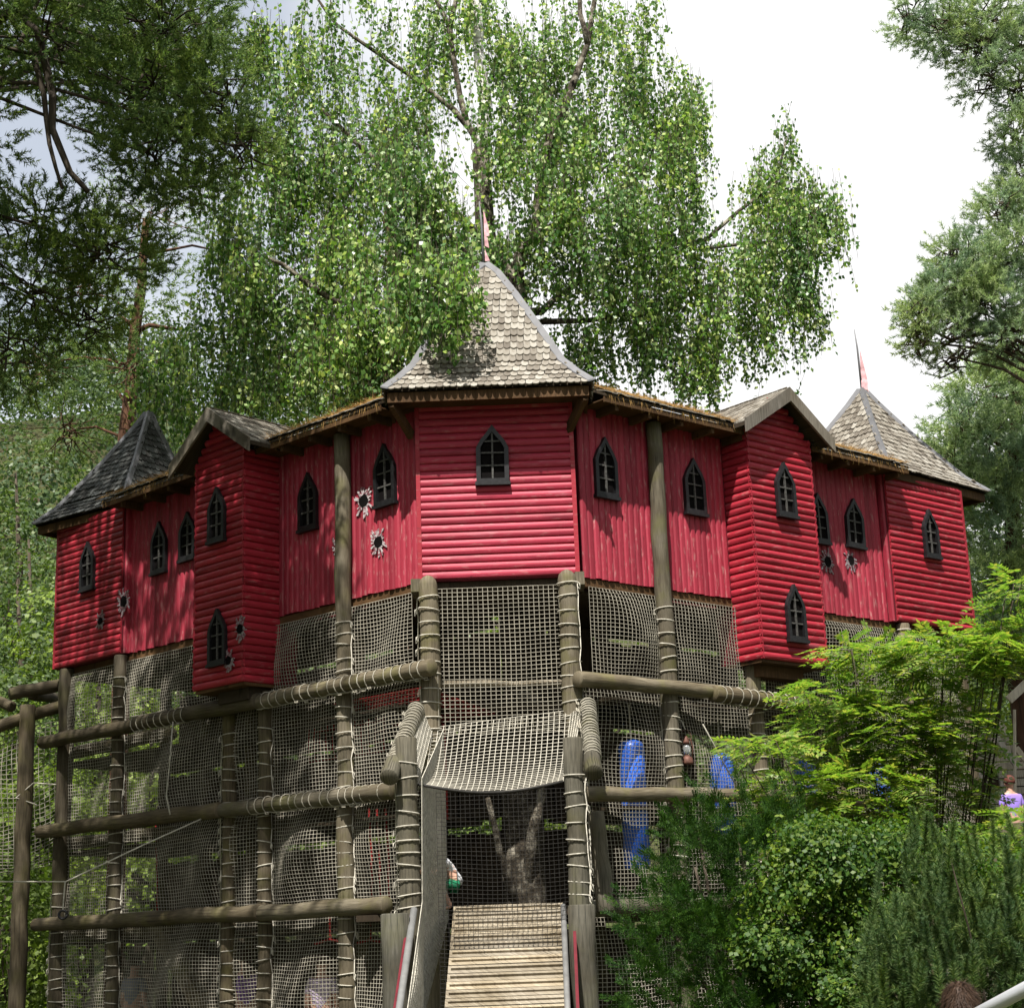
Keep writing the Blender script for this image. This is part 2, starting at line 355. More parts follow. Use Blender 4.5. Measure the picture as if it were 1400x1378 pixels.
def birch_blob(c, r, strands, L=(.5, 1.4), leafsz=.055, dens=.045):
    q_, _ = in_ell(max(2, strands//9), c, r, .15); p = q_[rng.integers(0, len(q_), strands)]+rng.normal(0, .12, (strands, 3))*[1, 1, 1.6]
    Ls = rng.uniform(L[0], L[1], strands); K = 7
    t = np.linspace(0, 1, K); dx = rng.normal(0, .05, (strands, 2))
    P = np.repeat(p[:, None], K, 1); P[..., 2] += (Ls*.35)[:, None]
    P[..., 2] -= (t**1.0)[None]*Ls[:, None]; P[..., :2] += (np.sqrt(t))[None, :, None]*dx[:, None]*2
    nl = (Ls/dens).astype(int); ii = np.repeat(np.arange(strands), nl); tt = rng.random(len(ii))**.8
    k = tt*(K-1); k0 = np.minimum(k.astype(int), K-2); fr = (k-k0)[:, None]
    c0 = P[ii, k0]*(1-fr)+P[ii, k0+1]*fr + rng.normal(0, .035, (len(ii), 3))
    d = rng.normal(0, .6, (len(ii), 3)); d[:, 2] -= .9
    sz = leafsz*rng.uniform(.7, 1.25, len(ii))
    return P, diamonds(c0, d, rdir(len(ii)), sz, sz*.8)
def pine_blob(c, r, shoots, L=.28, needles=44, nl=.065, w=.0045, up=.35, shell=.45):
    p, d = in_ell(shoots, c, r, shell)
    d = d*np.array([1, 1, .6])+rng.normal(0, .5, (shoots, 3)); d[:, 2] += up; d /= np.linalg.norm(d, axis=1, keepdims=True)
    ll = L*rng.uniform(.5, 1.3, shoots)
    i = np.repeat(np.arange(shoots), needles); t = rng.random(len(i)); b = p[i]+d[i]*(ll[i]*t)[:, None]
    q = rdir(len(i)); q = q-d[i]*np.sum(q*d[i], 1, keepdims=True); q /= np.linalg.norm(q, axis=1, keepdims=True)+1e-9
    nd = q*.8+d[i]*rng.uniform(.3, 1.1, len(i))[:, None]; nd /= np.linalg.norm(nd, axis=1, keepdims=True)
    s = np.cross(nd, rdir(len(i))); s /= np.linalg.norm(s, axis=1, keepdims=True)+1e-9
    n_ = nl*rng.uniform(.7, 1.2, len(i))[:, None]
    V = np.stack([b-s*w, b+s*w, b+nd*n_], 1).reshape(-1, 3)
    return V, np.arange(len(V)).reshape(-1, 3), (p, d, ll)
def leaf_blob(c, r, n, size, shell=.55, clumps=None, wd=.7):
    """leaves gathered in clumps through an ellipsoid"""
    k = clumps or max(6, n//60)
    cc, dd = in_ell(k, c, r, shell); i = rng.integers(0, k, n)
    cr = np.mean(r)*.22
    p = cc[i]+rng.normal(0, cr, (n, 3))*np.array([1, 1, .7])
    nr = dd[i]+rng.normal(0, .7, (n, 3)); nr[:, 2] += .5
    sz = size*rng.uniform(.6, 1.4, n)
    return diamonds(p, np.cross(nr, rdir(n)), nr, sz, sz*wd)
class Crown:
    def __init__(s): s.V = []; s.F = {}; s.n = 0
    def add(s, V, F): s.V.append(V); s.F.setdefault(F.shape[1], []).append(F+s.n); s.n += len(V)
    def build(s, name, mat, parent): return part(name, mesh_np(name, np.concatenate(s.V), [np.concatenate(f) for f in s.F.values()], mat), parent)
def limbs(name, lst, mat, parent, n=8):
    m = MB()
    for pts, r0, r1 in lst:
        K = len(pts); pp = []
        for i in range(K-1):                                   # subdivide with small bends
            a = np.array(pts[i], float); b = np.array(pts[i+1], float)
            for t in (0, .5): pp.append(a+(b-a)*t+(rng.normal(0, .012, 3)*np.linalg.norm(b-a) if (i or t) else 0))
        pp.append(np.array(pts[-1], float))
        m.tube(pp, [r0+(r1-r0)*i/(len(pp)-1) for i in range(len(pp))], n)
    return m.build(name, mat, parent, True)
# ------------------------------------------------------------------ ground and hill
def hill(x, y):
    t = np.clip((y-44)/80, 0, 1); t = t*t*(3-2*t)
    top = 42-25*np.clip((x+25)/60, 0, 1)
    h = t*top
    return h + .25*np.sin(x*.21)*np.cos(y*.17)*np.clip((y-26)/10, 0, 1) + 1.5*np.sin(x*.05+1)*t
gx = np.linspace(-260, 260, 105); gy = np.concatenate([np.linspace(-60, 30, 31), np.linspace(33, 200, 56), np.linspace(220, 600, 12)])
X, Y = np.meshgrid(gx, gy); Z = hill(X, Y); idx = np.arange(X.size).reshape(X.shape)
part('ground', mesh_np('ground', np.stack([X, Y, Z], -1).reshape(-1, 3), [np.stack([idx[:-1, :-1], idx[:-1, 1:], idx[1:, 1:], idx[1:, :-1]], -1).reshape(-1, 4)], GROUNDM, smooth=True))['kind'] = 'structure'

# ------------------------------------------------------------------ castle
ZB, ZT = 5.70, 7.80
castle = thing('castle_playhouse', 'red wooden castle playhouse with shingled spires raised on log stilts and rope nets', 'castle', (-.2, 21.5, 0))
def frame(P, u, off, z, flip=False):
    """matrix with local X along the wall, local Y outward, Z up"""
    o, a, n = P; q = W(P, u, off, z); m = Matrix.Identity(4)
    for i, v in enumerate((np.array([a[0], a[1], 0]), np.array([n[0], n[1], 0]), np.array([0, 0, 1.]))):
        for j in range(3): m[j][i] = v[j]
    for j in range(3): m[j][3] = q[j]
    return m
def side_frame(P, u, off0, sgn):
    """plane of the bay's side face: runs along the outward normal of P; outward = sgn * along"""
    o, a, n = P; return (o+a*u+n*off0, n, a*sgn)
def half_log_mesh(L, h, mat, name='board', d=.032):
    m = MB(); prof = [(0, 0), (.35*d, .02*h), (.8*d, .16*h), (d, .42*h), (.97*d, .62*h), (.62*d, .88*h), (.1*d, .985*h), (0, .985*h)]
    n = len(prof); K = 5; vs = []
    for i in range(K):
        x = L*i/(K-1)
        for (y, z) in prof: vs.append((x, y+random.uniform(-.001, .001), z+random.uniform(-.0015, .0015)))
    fs = [(i*n+k, (i+1)*n+k, (i+1)*n+(k+1) % n, i*n+(k+1) % n) for i in range(K-1) for k in range(n)]
    fs += [tuple(range(n)), tuple((K-1)*n+k for k in range(n))[::-1]]
    m.add(vs, fs); return m.mesh(name, mat)
def half_plank_mesh(H, w, mat, name='plank', d=.026):
    m = MB(); prof = [(0, 0), (.04*w, .3*d), (.2*w, .9*d), (.5*w, d), (.8*w, .9*d), (.96*w, .3*d), (.985*w, 0)]
    n = len(prof); vs = [(x, y, z) for z in (0, H*.33, H*.66, H) for (x, y) in prof]
    fs = [(i*n+k, i*n+(k+1) % n, (i+1)*n+(k+1) % n, (i+1)*n+k) for i in range(3) for k in range(n)]
    fs += [tuple(range(n))[::-1], tuple(3*n+k for k in range(n))]
    m.add(vs, fs); return m.mesh(name, mat)
def boards(P, u0, u1, z0, z1, off, parent, mat, h=.093, gable=None):
    L = u1-u0; me = half_log_mesh(L, h, mat); k = 0; z = z0
    while z < z1-.3*h:
        a, b = u0, u1
        if gable and z > gable[0]:
            t = (z-gable[0]+h*.3)/(gable[1]-gable[0]); c = (u0+u1)/2
            a = u0+(c-u0)*t; b = u1-(u1-c)*t
            if b-a < .06: break
        m = frame(P, a, off, z) @ Matrix.Rotation(random.uniform(-.0015, .0015), 4, 'Y') @ Matrix.Diagonal(((b-a)/L, random.uniform(.9, 1.1), 1, 1))
        part('board', me, parent, m); z += h
def planks(P, u0, u1, z0, z1, parent, w=.098):
    n = max(1, round((u1-u0)/w)); w = (u1-u0)/n; me = half_plank_mesh(z1-z0, w, RED_V)
    for i in range(n): part('plank', me, parent, frame(P, u0+i*w, .0, z0+random.uniform(-.012, .006)) @ Matrix.Diagonal((1, random.uniform(.8, 1.2), 1, 1)))
def wall_back(P, u0, u1, o0, o1, z0, z1, name='wall'):
    m = MB(); m.pbox(P, u0, u1, o0, o1, z0, z1); return m.build(name, RED_D, castle)
# gate tower front
gw = wall_back(PC, 0, 1.86, .0, .10, ZB-.02, ZT, 'tower_wall')
boards(PC, .03, 1.83, ZB, ZT, .103, gw, RED_H, .0925)
for uu in (-.005, 1.815):
    m = MB(); m.pbox(PC, uu, uu+.05, .101, .14, ZB-.01, ZT); m.build('corner_trim', RED_B, gw)
for (a, b) in ((-.35, 0.0), (1.86, 2.2)):   # tower cheeks running back
    pass
# wing walls
wl = wall_back(PL, 0.02, 2.60, -.10, -.002, ZB, ZT); planks(PL, .02, 2.56, ZB, ZT, wl)
wl2 = wall_back(PL, 3.56, 5.90, -.10, -.002, ZB, ZT); planks(PL, 3.58, 5.86, ZB, ZT, wl2)
wr = wall_back(PR, 0.0, 2.55, -.10, -.002, ZB, ZT); planks(PR, 0., 2.50, ZB, ZT, wr)
wr2 = wall_back(PR, 3.70, 5.72, -.10, -.002, ZB, ZT); planks(PR, 3.75, 5.66, ZB, ZT, wr2)
# corner towers
for P, u0, u1 in ((PL, 5.86, 7.56), (PR, 5.68, 7.47)):
    tw = wall_back(P, u0, u1, -1.7, .12, ZB-.01, ZT, 'tower_wall')
    boards(P, u0+.02, u1-.01, ZB, ZT, .122, tw, RED_B, .0925)
    s = side_frame(P, u0, -.0, -1); me = half_plank_mesh(ZT-ZB, .11, RED_V)
    part('corner_trim', me, tw, frame(s, 0.0, .0, ZB))
    m = MB(); m.pbox(P, u1-.02, u1+.03, .10, .15, ZB, ZT); m.build('corner_trim', RED_B, tw)
# hanging bays
GZ = {}
for P, u0, u1, off, zb, sgn, boff, gl, gr, ap in ((PL, 2.55, 3.58, .585, 4.83, -1, .78, (232, 637), (338, 603), (283, 560)), (PR, 2.52, 3.76, .45, 4.88, -1, .66, (1022, 577), (1140, 601), (1080, 532))):
    bw = wall_back(P, u0+.03, u1-.03, -.3, off-.035, zb, ZT, 'bay_wall')
    tz = 8.32
    m = MB(); c = (u0+u1)/2
    m.prism([W(P, u0+.03, off-.20, ZT), W(P, u1-.03, off-.20, ZT), W(P, c, off-.20, tz+.05)], W(P, 0, .15, 0)-W(P, 0, 0, 0)); m.build('gable_wall', RED_D, castle)
    boards(P, u0, u1, zb, 8.35, off-.033, bw, RED_B, .0935, gable=(ZT-.02, 8.42))
    s = side_frame(P, u0, 0, -1); boards(s, 0.0, off-.002, zb, ZT+.05, -.028, bw, RED_B, .0935)
    s = side_frame(P, u1, 0, 1); boards(s, 0.0, off-.002, zb, ZT+.05, -.028, bw, RED_B, .0935)
    m = MB(); m.pbox(P, u0+.02, u1-.02, -.2, off-.04, zb-.04, zb-.002); m.build('bay_floor', BROWN, castle)
    m = MB(); m.pbox(P, u0+.12, u1-.30, .0, off-.18, zb-.19, zb-.045); m.build('support_block', DARKW if sgn < 0 and P is PL else BROWN, castle)
    # gable roof: ridge runs outward
    L = on(*gl, P, boff); R = on(*gr, P, boff); A = on(*ap, P, boff)
    if L[0] < R[0]: L, R = R, L           # R is the small-u side
    ez = (L[1]+R[1])/2
    rf = None
    for (ue, side) in ((R[0], -1), (L[0], 1)):
        a0 = np.array(W(P, A[0], boff-.03, A[1]-.04)); a1 = np.array(W(P, A[0], -1.1, A[1]-.04))
        e0 = np.array(W(P, ue, boff-.03, ez-.05)); e1 = np.array(W(P, ue, -1.1, ez-.05)); th = np.array([0, 0, .05])
        m = MB(); m.hexa([e0, a0, a1, e1, e0+th, a0+th, a1+th, e1+th])
        slab = m.build('bay_roof', DARKW, castle); m = MB()   # shingle rows lying on the slope
        n = 9
        for i in range(n):
            t0 = i/n; p0 = e0+(a0-e0)*t0+th+np.array([0, 0, .004]); p1 = e1+(a1-e1)*t0+th+np.array([0, 0, .004]); v = (a0-e0)/n*1.25
            K = 20
            for k in range(K):
                q0 = p0+(p1-p0)*(k+.04+.5*(i % 2)*.9)/(K+.5); q1 = p0+(p1-p0)*(k+.96+.5*(i % 2)*.9)/(K+.5); up = np.array([0, 0, .014+random.uniform(0, .012)])
                m.hexa([q0, q1, q1+v, q0+v, q0+up, q1+up, q1+v+up*.3, q0+v+up*.3])
        tag(m.build('shingle_courses', SHING, slab), kind='stuff')
        m = MB(); bb = .15
        m.hexa([np.array(W(P, ue+side*.02, boff-.028, ez-bb)), np.array(W(P, A[0], boff-.028, A[1]-bb-.01)), np.array(W(P, A[0], boff+.005, A[1]-bb-.01)), np.array(W(P, ue+side*.02, boff+.005, ez-bb)),
                np.array(W(P, ue+side*.02, boff-.028, ez+.03)), np.array(W(P, A[0], boff-.028, A[1]+.03)), np.array(W(P, A[0], boff+.005, A[1]+.03)), np.array(W(P, ue+side*.02, boff+.005, ez+.03))])
        m.build('barge_board', GREYB, castle)
    GZ[id(P)] = (A, L, R)
# inside walls and storeys (dark wooden decks behind the nets)
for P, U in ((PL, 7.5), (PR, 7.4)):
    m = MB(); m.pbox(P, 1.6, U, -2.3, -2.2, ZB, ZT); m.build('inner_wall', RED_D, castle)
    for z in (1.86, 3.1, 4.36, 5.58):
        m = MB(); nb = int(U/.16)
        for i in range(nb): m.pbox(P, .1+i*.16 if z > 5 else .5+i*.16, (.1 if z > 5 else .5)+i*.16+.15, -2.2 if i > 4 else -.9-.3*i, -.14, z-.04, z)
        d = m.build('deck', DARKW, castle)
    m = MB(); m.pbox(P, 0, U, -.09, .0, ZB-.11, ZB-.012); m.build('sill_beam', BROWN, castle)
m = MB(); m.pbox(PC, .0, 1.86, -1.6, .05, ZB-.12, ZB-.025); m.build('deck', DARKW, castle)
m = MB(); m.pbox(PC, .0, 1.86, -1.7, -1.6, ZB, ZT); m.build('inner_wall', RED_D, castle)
for (x, y) in ((569, 800), (792, 790)):
    q = at(x, y, 18.93); m = MB(); m.box(q-np.array([.055, .12, .10]), q+np.array([.055, .3, .05])); m.build('joist_end', LOG, castle)

for P in (PL, PR):  # board panels added behind the nets to darken the inside
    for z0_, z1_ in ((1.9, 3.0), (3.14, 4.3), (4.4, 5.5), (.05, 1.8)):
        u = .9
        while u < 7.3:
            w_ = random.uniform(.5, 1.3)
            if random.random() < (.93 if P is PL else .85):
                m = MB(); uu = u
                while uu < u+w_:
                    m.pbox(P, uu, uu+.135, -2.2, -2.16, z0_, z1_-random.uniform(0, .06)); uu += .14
                m.build('darkening_panel', DARKW, castle)
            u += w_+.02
m = MB()  # more panels added behind the gate to darken the view through
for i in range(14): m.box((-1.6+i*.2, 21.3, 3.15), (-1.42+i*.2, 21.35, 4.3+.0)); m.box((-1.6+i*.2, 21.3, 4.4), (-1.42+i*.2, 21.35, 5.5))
m.build('darkening_panel', DARKW, castle)
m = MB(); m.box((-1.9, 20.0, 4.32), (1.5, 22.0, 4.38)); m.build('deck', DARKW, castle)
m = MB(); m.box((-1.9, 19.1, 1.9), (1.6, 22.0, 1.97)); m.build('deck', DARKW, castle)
# roofs ---------------------------------------------------------------
def tile_mesh(w, l, t=.016):
    m = MB(); pts = [(-w/2, l), (-w/2, .42*w), (-.40*w, .19*w), (-.2*w, .04*w), (0, .0), (.2*w, .04*w), (.40*w, .19*w), (w/2, .42*w), (w/2, l)]
    m.prism([(x, y, 0) for x, y in pts], (0, 0, t)); return m
def spire(corners, apex, prof, parent_name, faces_individual, tile_w=.08, course=.108, SHING=SHING):
    """prof: (fraction of half width, z) from eave to top"""
    apex = np.array(apex[:2], float); C_ = [np.array(c, float) for c in corners]; n = len(C_)
    def pt(i, w, z): q = apex+(C_[i % n]-apex)*w; return np.array([q[0], q[1], z])
    m = MB()
    for i in range(n):
        for (w0, z0), (w1, z1) in zip(prof[:-1], prof[1:]):
            m.add([pt(i, w0, z0), pt(i+1, w0, z0), pt(i+1, w1, z1), pt(i, w1, z1)], [(0, 1, 2, 3)])
    roof = m.build(parent_name, DARKW, castle)
    tm = tile_mesh(tile_w*.97, course*1.55); tme = tm.mesh('shingle', SHING); tv = np.array(tm.v); tf = tm.f
    stuff = MB(); cnt = 0
    for i in range(n):
        mids = [(pt(i, w, z)+pt(i+1, w, z))/2 for w, z in prof]
        seg = [np.linalg.norm(b-a) for a, b in zip(mids[:-1], mids[1:])]; tot = sum(seg); s = 0.0; row = 0
        ed = C_[(i+1) % n]-C_[i]; ed = np.array([ed[0], ed[1], 0])/np.linalg.norm(ed)
        while s < tot-.10:
            acc = 0
            for k, sg in enumerate(seg):
                if s <= acc+sg: break
                acc += sg
            t = (s-acc)/seg[k]; w = prof[k][0]*(1-t)+prof[k+1][0]*t; z = prof[k][1]*(1-t)+prof[k+1][1]*t
            l, r_ = pt(i, w, z), pt(i+1, w, z); wid = np.linalg.norm(r_-l); up = mids[k+1]-mids[k]; up /= np.linalg.norm(up)
            nrm = np.cross(ed, up)
            if nrm[2] < 0: nrm = -nrm
            up2 = up*math.cos(.11)-nrm*math.sin(.11); n2 = nrm*math.cos(.11)+up*math.sin(.11)
            x = (0.5 if row % 2 else 0)*tile_w-tile_w*.5
            while x < wid:
                if x+tile_w*.5 > .03 and x+tile_w*.5 < wid-.03:
                    jit = random.uniform(-.012, .012); rz = random.uniform(-.05, .05)
                    q = l+ed*(x+tile_w/2+random.uniform(-.003, .003))+up*(jit-.02)+nrm*(.030+random.uniform(0, .008))
                    ex = ed*math.cos(rz)+up2*math.sin(rz); ey = up2*math.cos(rz)-ed*math.sin(rz)
                    mw = Matrix([[ex[a], ey[a], n2[a], q[a]] for a in range(3)]+[[0, 0, 0, 1]])
                    if i in faces_individual and cnt < 300:
                        part('shingle', tme, roof, mw); cnt += 1
                    else:
                        R3 = np.stack([ex, ey, n2], 1); stuff.add(tv@R3.T+q, tf)
                x += tile_w
            s += course; row += 1
    if stuff.v: tag(stuff.build('shingle_courses', SHING, roof), kind='stuff')
    for i in range(n):      # hip flashing
        m = MB(); hp = []
        for (w, z) in prof:
            c = pt(i, w, z); a = pt(i+1, w, z)-c; b = pt(i-1, w, z)-c
            a = a/(np.linalg.norm(a)+1e-9); b = b/(np.linalg.norm(b)+1e-9); o = -(a+b); o = o/np.linalg.norm(o)*.06+np.array([0, 0, .06])
            oo = -(a+b); oo = oo/np.linalg.norm(oo)*.04; hp.append((c+a*.065+oo+np.array([0, 0, .045]), c+o, c+b*.065+oo+np.array([0, 0, .045])))
        for p, q in zip(hp[:-1], hp[1:]):
            dn = np.array([0, 0, -.02])
            m.hexa([p[0]+dn, p[1]+dn, q[1]+dn, q[0]+dn, p[0], p[1], q[1], q[0]]); m.hexa([p[1]+dn, p[2]+dn, q[2]+dn, q[1]+dn, p[1], p[2], q[2], q[1]])
        m.build('hip_flashing', FLASH, roof)
    # cap
    zt = prof[-1][1]; w1, z1 = prof[-2]
    t = .62
    wc = w1*(1-t)+prof[-1][0]*t; zc = z1*(1-t)+zt*t
    m = MB()
    for i in range(n): m.add([pt(i, wc*1.35+.02, zc-.0), pt(i+1, wc*1.35+.02, zc-.0), [apex[0], apex[1], zt-.02]], [(0, 1, 2)])
    m.build('roof_cap', FLASH, roof)
    # fascia and soffit
    z0 = prof[0][1]
    for i in range(n):
        m = MB(); a = pt(i, .975, z0); b = pt(i+1, .975, z0); ia = pt(i, .945, z0); ib = pt(i+1, .945, z0); dz = np.array([0, 0, .125])
        m.hexa([a-dz, b-dz, ib-dz, ia-dz, a-[0, 0, .004], b-[0, 0, .004], ib-[0, 0, .004], ia-[0, 0, .004]]); m.build('fascia_board', BROWN, castle)
    m = MB(); m.add([pt(i, .94, z0-.06) for i in range(n)]+[pt(i, .94, z0-.045) for i in range(n)], [tuple(range(n)), tuple(range(n, 2*n))[::-1]]); m.build('soffit', BROWN, castle)
    return roof
cw = 1.20
profc = [(1.0, 7.84), (1.04/1.2, 8.01), (.875/1.2, 8.22), (.63/1.2, 8.73), (.374/1.2, 9.25), (.154/1.2, 9.66), (0.01, 9.84)]
cx, cy = -.23, 19.6
spire([(cx-cw, cy-cw), (cx+cw, cy-cw), (cx+cw, cy+cw), (cx-cw, cy+cw)], (cx, cy), profc, 'spire_roof', (0,))
# corner brackets beneath the gate tower eaves
for sx in (-1, 1):
    m = MB(); a = np.array([cx+sx*1.12, cy-1.12, 7.72]); b = np.array([cx+sx*.93, cy-.70, 7.45]); m.bar(a, b, .06, .12)
    m.build('eave_bracket', BROWN, castle)
def sidespire(near, far, back_dir, ap, flare):
    near = np.array(near); far = np.array(far); bl = np.array(back_dir); L = np.linalg.norm(far-near)
    cs = [near, far, far+bl*L, near+bl*L]; return cs
# right tower
nr = np.array([5.34, 22.63]); fr_ = np.array([7.13, 24.27]); dd = (fr_-nr); bk = np.array([-dd[1], dd[0]])
apR = nr+dd/2+bk/2; azR = at(1188, 536, apR[1])[2]
pf = [(1.0, 7.87), (.80, 7.87+(azR-7.87)*.135), (.40, 7.87+(azR-7.87)*.54), (.12, 7.87+(azR-7.87)*.86), (.01, azR)]
rr_ = spire([nr, fr_, fr_+bk, nr+bk], apR, pf, 'spire_roof', (), .085, .115)
# left tower
nl_ = np.array([-5.61, 23.06]); fl = np.array([-7.12, 24.13]); dd = fl-nl_; bk = np.array([dd[1], -dd[0]])*1.0
apL = at(203, 568, 24.55); azL = apL[2]
pf = [(1.0, 7.87), (.80, 7.87+(azL-7.87)*.135), (.40, 7.87+(azL-7.87)*.54), (.12, 7.87+(azL-7.87)*.86), (.01, azL)]
spire([nl_, nl_+bk, fl+bk, fl], apL[:2], pf, 'spire_roof', (), .085, .115, SHING_SHADE_MOSS)
# flagpoles with faded pennants
def flagpole(ap, zbase, ztop, segs, lab):
    m = MB(); m.tube([(ap[0], ap[1], zbase), (ap[0]-.01, ap[1], ztop-.3), (ap[0]-.03, ap[1], ztop)], [.018, .014, .006], 8); f = m.build('flagpole', FLASH, castle, True)
    m = MB()
    for poly in segs:
        K = len(poly)
        m.add([(ap[0]+x, ap[1]-.02+.02*math.sin(9*z+k), z) for k, (x, z) in enumerate(poly)]+[(ap[0]+x, ap[1]-.012+.02*math.sin(9*z+k), z) for k, (x, z) in enumerate(poly)],
              [tuple(range(K)), tuple(range(K, 2*K))[::-1]]+[(i, (i+1) % K, (i+1) % K+K, i+K) for i in range(K)])
    tag(m.build('pennant', plain('faded_pennant', (.62, .36, .38), .8, .1, var=.35, sc=14), f), lab)
zc = at(672, 275, cy)[2]
flagpole((cx-.015, cy), 9.7, zc, [[(.02, zc-.12), (.075, zc-.36), (.085, zc-.48), (.02, zc-.50)], [(.02, zc-.50), (.06, zc-.52), (.075, zc-.66), (.02, zc-.62)], [(.02, zc-.66), (.08, zc-.82), (.02, zc-.83)]], 'faded pink torn pennant')
zr = at(1183, 450, apR[1])[2]
flagpole((apR[0], apR[1]), azR, zr, [[(.02, zr-.35), (.10, zr-.82), (0.0, zr-.84)], [(.0, zr-.84), (.10, zr-.82), (.09, zr-1.15), (-.02, zr-1.18)], [(-.02, zr-1.18), (.08, zr-1.15), (.05, zr-1.30), (-.10, zr-1.40)], [(-.06, zr-1.36), (0, zr-1.33), (-.05, zr-1.48)]], 'faded pink pennant drooping over the cap')
# wing roofs: sloping mossy shingle strips along the walls
def wing_roof(P, u0, u1, z=7.86):
    m = MB(); eo = .42; n = int((u1-u0)/.1)
    th = .035
    A0 = W(P, u0, eo, z); A1 = W(P, u1, eo, z); B0 = W(P, u0, -1.2, z+.80); B1 = W(P, u1, -1.2, z+.80)
    Cc0 = W(P, u0, -2.7, z); Cc1 = W(P, u1, -2.7, z); t = np.array([0, 0, th])
    m.hexa([A0-t, A1-t, B1-t, B0-t, A0, A1, B1, B0]); m.hexa([B0-t, B1-t, Cc1-t, Cc0-t, B0, B1, Cc1, Cc0])
    r = m.build('wing_roof', DARKW, castle)
    # mossy uneven skin
    K = int((u1-u0)/.05); J = 12; uu = np.linspace(0, 1, K+1); vv = np.linspace(-.01, 1, J+1); U_, V_ = np.meshgrid(uu, vv)
    Pp = (A0*(1-U_[..., None])+A1*U_[..., None])*(1-V_[..., None])+(B0*(1-U_[..., None])+B1*U_[..., None])*V_[..., None]
    Pp[..., 2] += .012+rng.random(U_.shape)*.035*(1-.3*V_); ii = np.arange(U_.size).reshape(U_.shape)
    part('moss_cover', mesh_np('moss_cover', Pp.reshape(-1, 3), [np.stack([ii[:-1, :-1], ii[:-1, 1:], ii[1:, 1:], ii[1:, :-1]], -1).reshape(-1, 4)], MOSS), r)['kind'] = 'stuff'
    stf = MB(); nrow = 4
    for j in range(nrow):
        for i in range(n):
            u = u0+(i+.5*(j % 2))*(u1-u0)/n
            if u+.09 > u1 or random.random() < .25: continue
            f0 = j*.075-.012; a = A0+(A1-A0)*((u-u0)/(u1-u0))+(B0-A0)*f0; d = (A1-A0)/np.linalg.norm(A1-A0)*.092; s = (B0-A0)*.10; lift = np.array([0, 0, .03+random.uniform(0, .02)])
            stf.hexa([a+lift-[0, 0, .012], a+d+lift-[0, 0, .012], a+d+s, a+s, a+lift, a+d+lift, a+d+s+[0, 0, .014], a+s+[0, 0, .014]])
    tag(stf.build('shingle_courses', SHING, r), kind='stuff')
    # dry needles lying on the roof and hanging from the eave
    N = int(900*(u1-u0)); a = rng.random(N); b = rng.random(N)**2*.5
    c = A0+(A1-A0)*a[:, None]+(B0-A0)*b[:, None]+np.array([0, 0, .05])
    d = rng.normal(0, 1, (N, 3)); d[:, 2] *= .35; d /= np.linalg.norm(d, axis=1, keepdims=True)
    hang = rng.random(N) < .09; c[hang] = (A0+(A1-A0)*a[hang][:, None])-np.array([0, 0, .0]); d[hang] = d[hang]*.35+np.array([0, 0, -1.])
    s = np.cross(d, rdir(N))*.0022; Ln = rng.uniform(.05, .16, N)[:, None]
    V = np.stack([c-s, c+s, c+d*Ln], 1).reshape(-1, 3)
    part('needle_litter', mesh_np('needle_litter', V, [np.arange(len(V)).reshape(-1, 3)], STRAW), r)['kind'] = 'stuff'
    m = MB(); m.pbox(P, u0, u1, .385, .41, z-.105, z-.036); m.build('eave_board', BROWN, castle)
    m = MB(); m.pbox(P, u0, u1, -.1, .384, z-.075, z-.06); m.build('soffit', BROWN, castle)
    for k in range(int((u1-u0)/.55)+1):
        uk = u0+.2+k*.55
        if uk > u1-.05: break
        m = MB(); m.pbox(P, uk, uk+.05, .03, .375, z-.17, z-.076); m.build('rafter_end', BROWN, castle)
AL, LL, RL = GZ[id(PL)]; AR, LR, RR = GZ[id(PR)]
wing_roof(PL, .18, 2.62); wing_roof(PL, 3.70, 6.0); wing_roof(PR, .10, 2.58); wing_roof(PR, 3.85, 5.9)

# windows ---------------------------------------------------------------
def arch(w, h, ins=0.):
    hw = w/2-ins; y0 = ins; sp = h*.60; top = h-ins*1.6
    return [(-hw, y0), (hw, y0), (hw, sp), (hw*.74, sp+(top-sp)*.34), (hw*.38, sp+(top-sp)*.64), (0, top), (-hw*.38, sp+(top-sp)*.64), (-hw*.74, sp+(top-sp)*.34), (-hw, sp)]
def window(P, px, ytop, ybot, off, parent, w=.38, hh=None):
    w *= random.uniform(.95, 1.04)
    u, z0 = on(px, ybot, P, off); _, z1 = on(px, ytop, P, off); h = z1-z0
    F = frame(P, u, off, z0) @ Matrix.Rotation(random.uniform(-.02, .02), 4, 'Y')
    m = MB(); o = arch(w, h); i = arch(w, h, .052); n = len(o); d = .05
    vs = [(x, .0, z) for x, z in o]+[(x, d, z) for x, z in o]+[(x, .004, z) for x, z in i]+[(x, d, z) for x, z in i]
    fs = []
    for k in range(n):
        k2 = (k+1) % n
        fs += [(k, k2, n+k2, n+k), (n+k, n+k2, 3*n+k2, 3*n+k), (3*n+k, 3*n+k2, 2*n+k2, 2*n+k)]
    m.add(vs, fs); fr = m.build('window', FRAME, castle, mw=F)
    m = MB(); m.prism([(x, -.004, z) for x, z in arch(w, h, .02)], (0, .012, 0)); m.build('painted_dark_pane', VOID, fr, mw=F)  # black plate on the wall; its colour stands for the unlit room
    m = MB(); m.box((-.011, .014, .05), (.011, .034, h*.93)); m.build('glazing_bar', BARW, fr, mw=F)
    for t in (.30, .52, .72):
        ww = w/2-.05 if t < .66 else (w/2-.05)*.8
        m = MB(); m.box((-ww, .016, h*t-.009), (ww, .030, h*t+.009)); m.build('glazing_bar', BARW, fr, mw=F)
    m = MB(); m.box((-w/2-.015, .0, -.03), (w/2+.015, .065, .012)); m.build('window_sill', FRAME, fr, mw=F)
    return fr
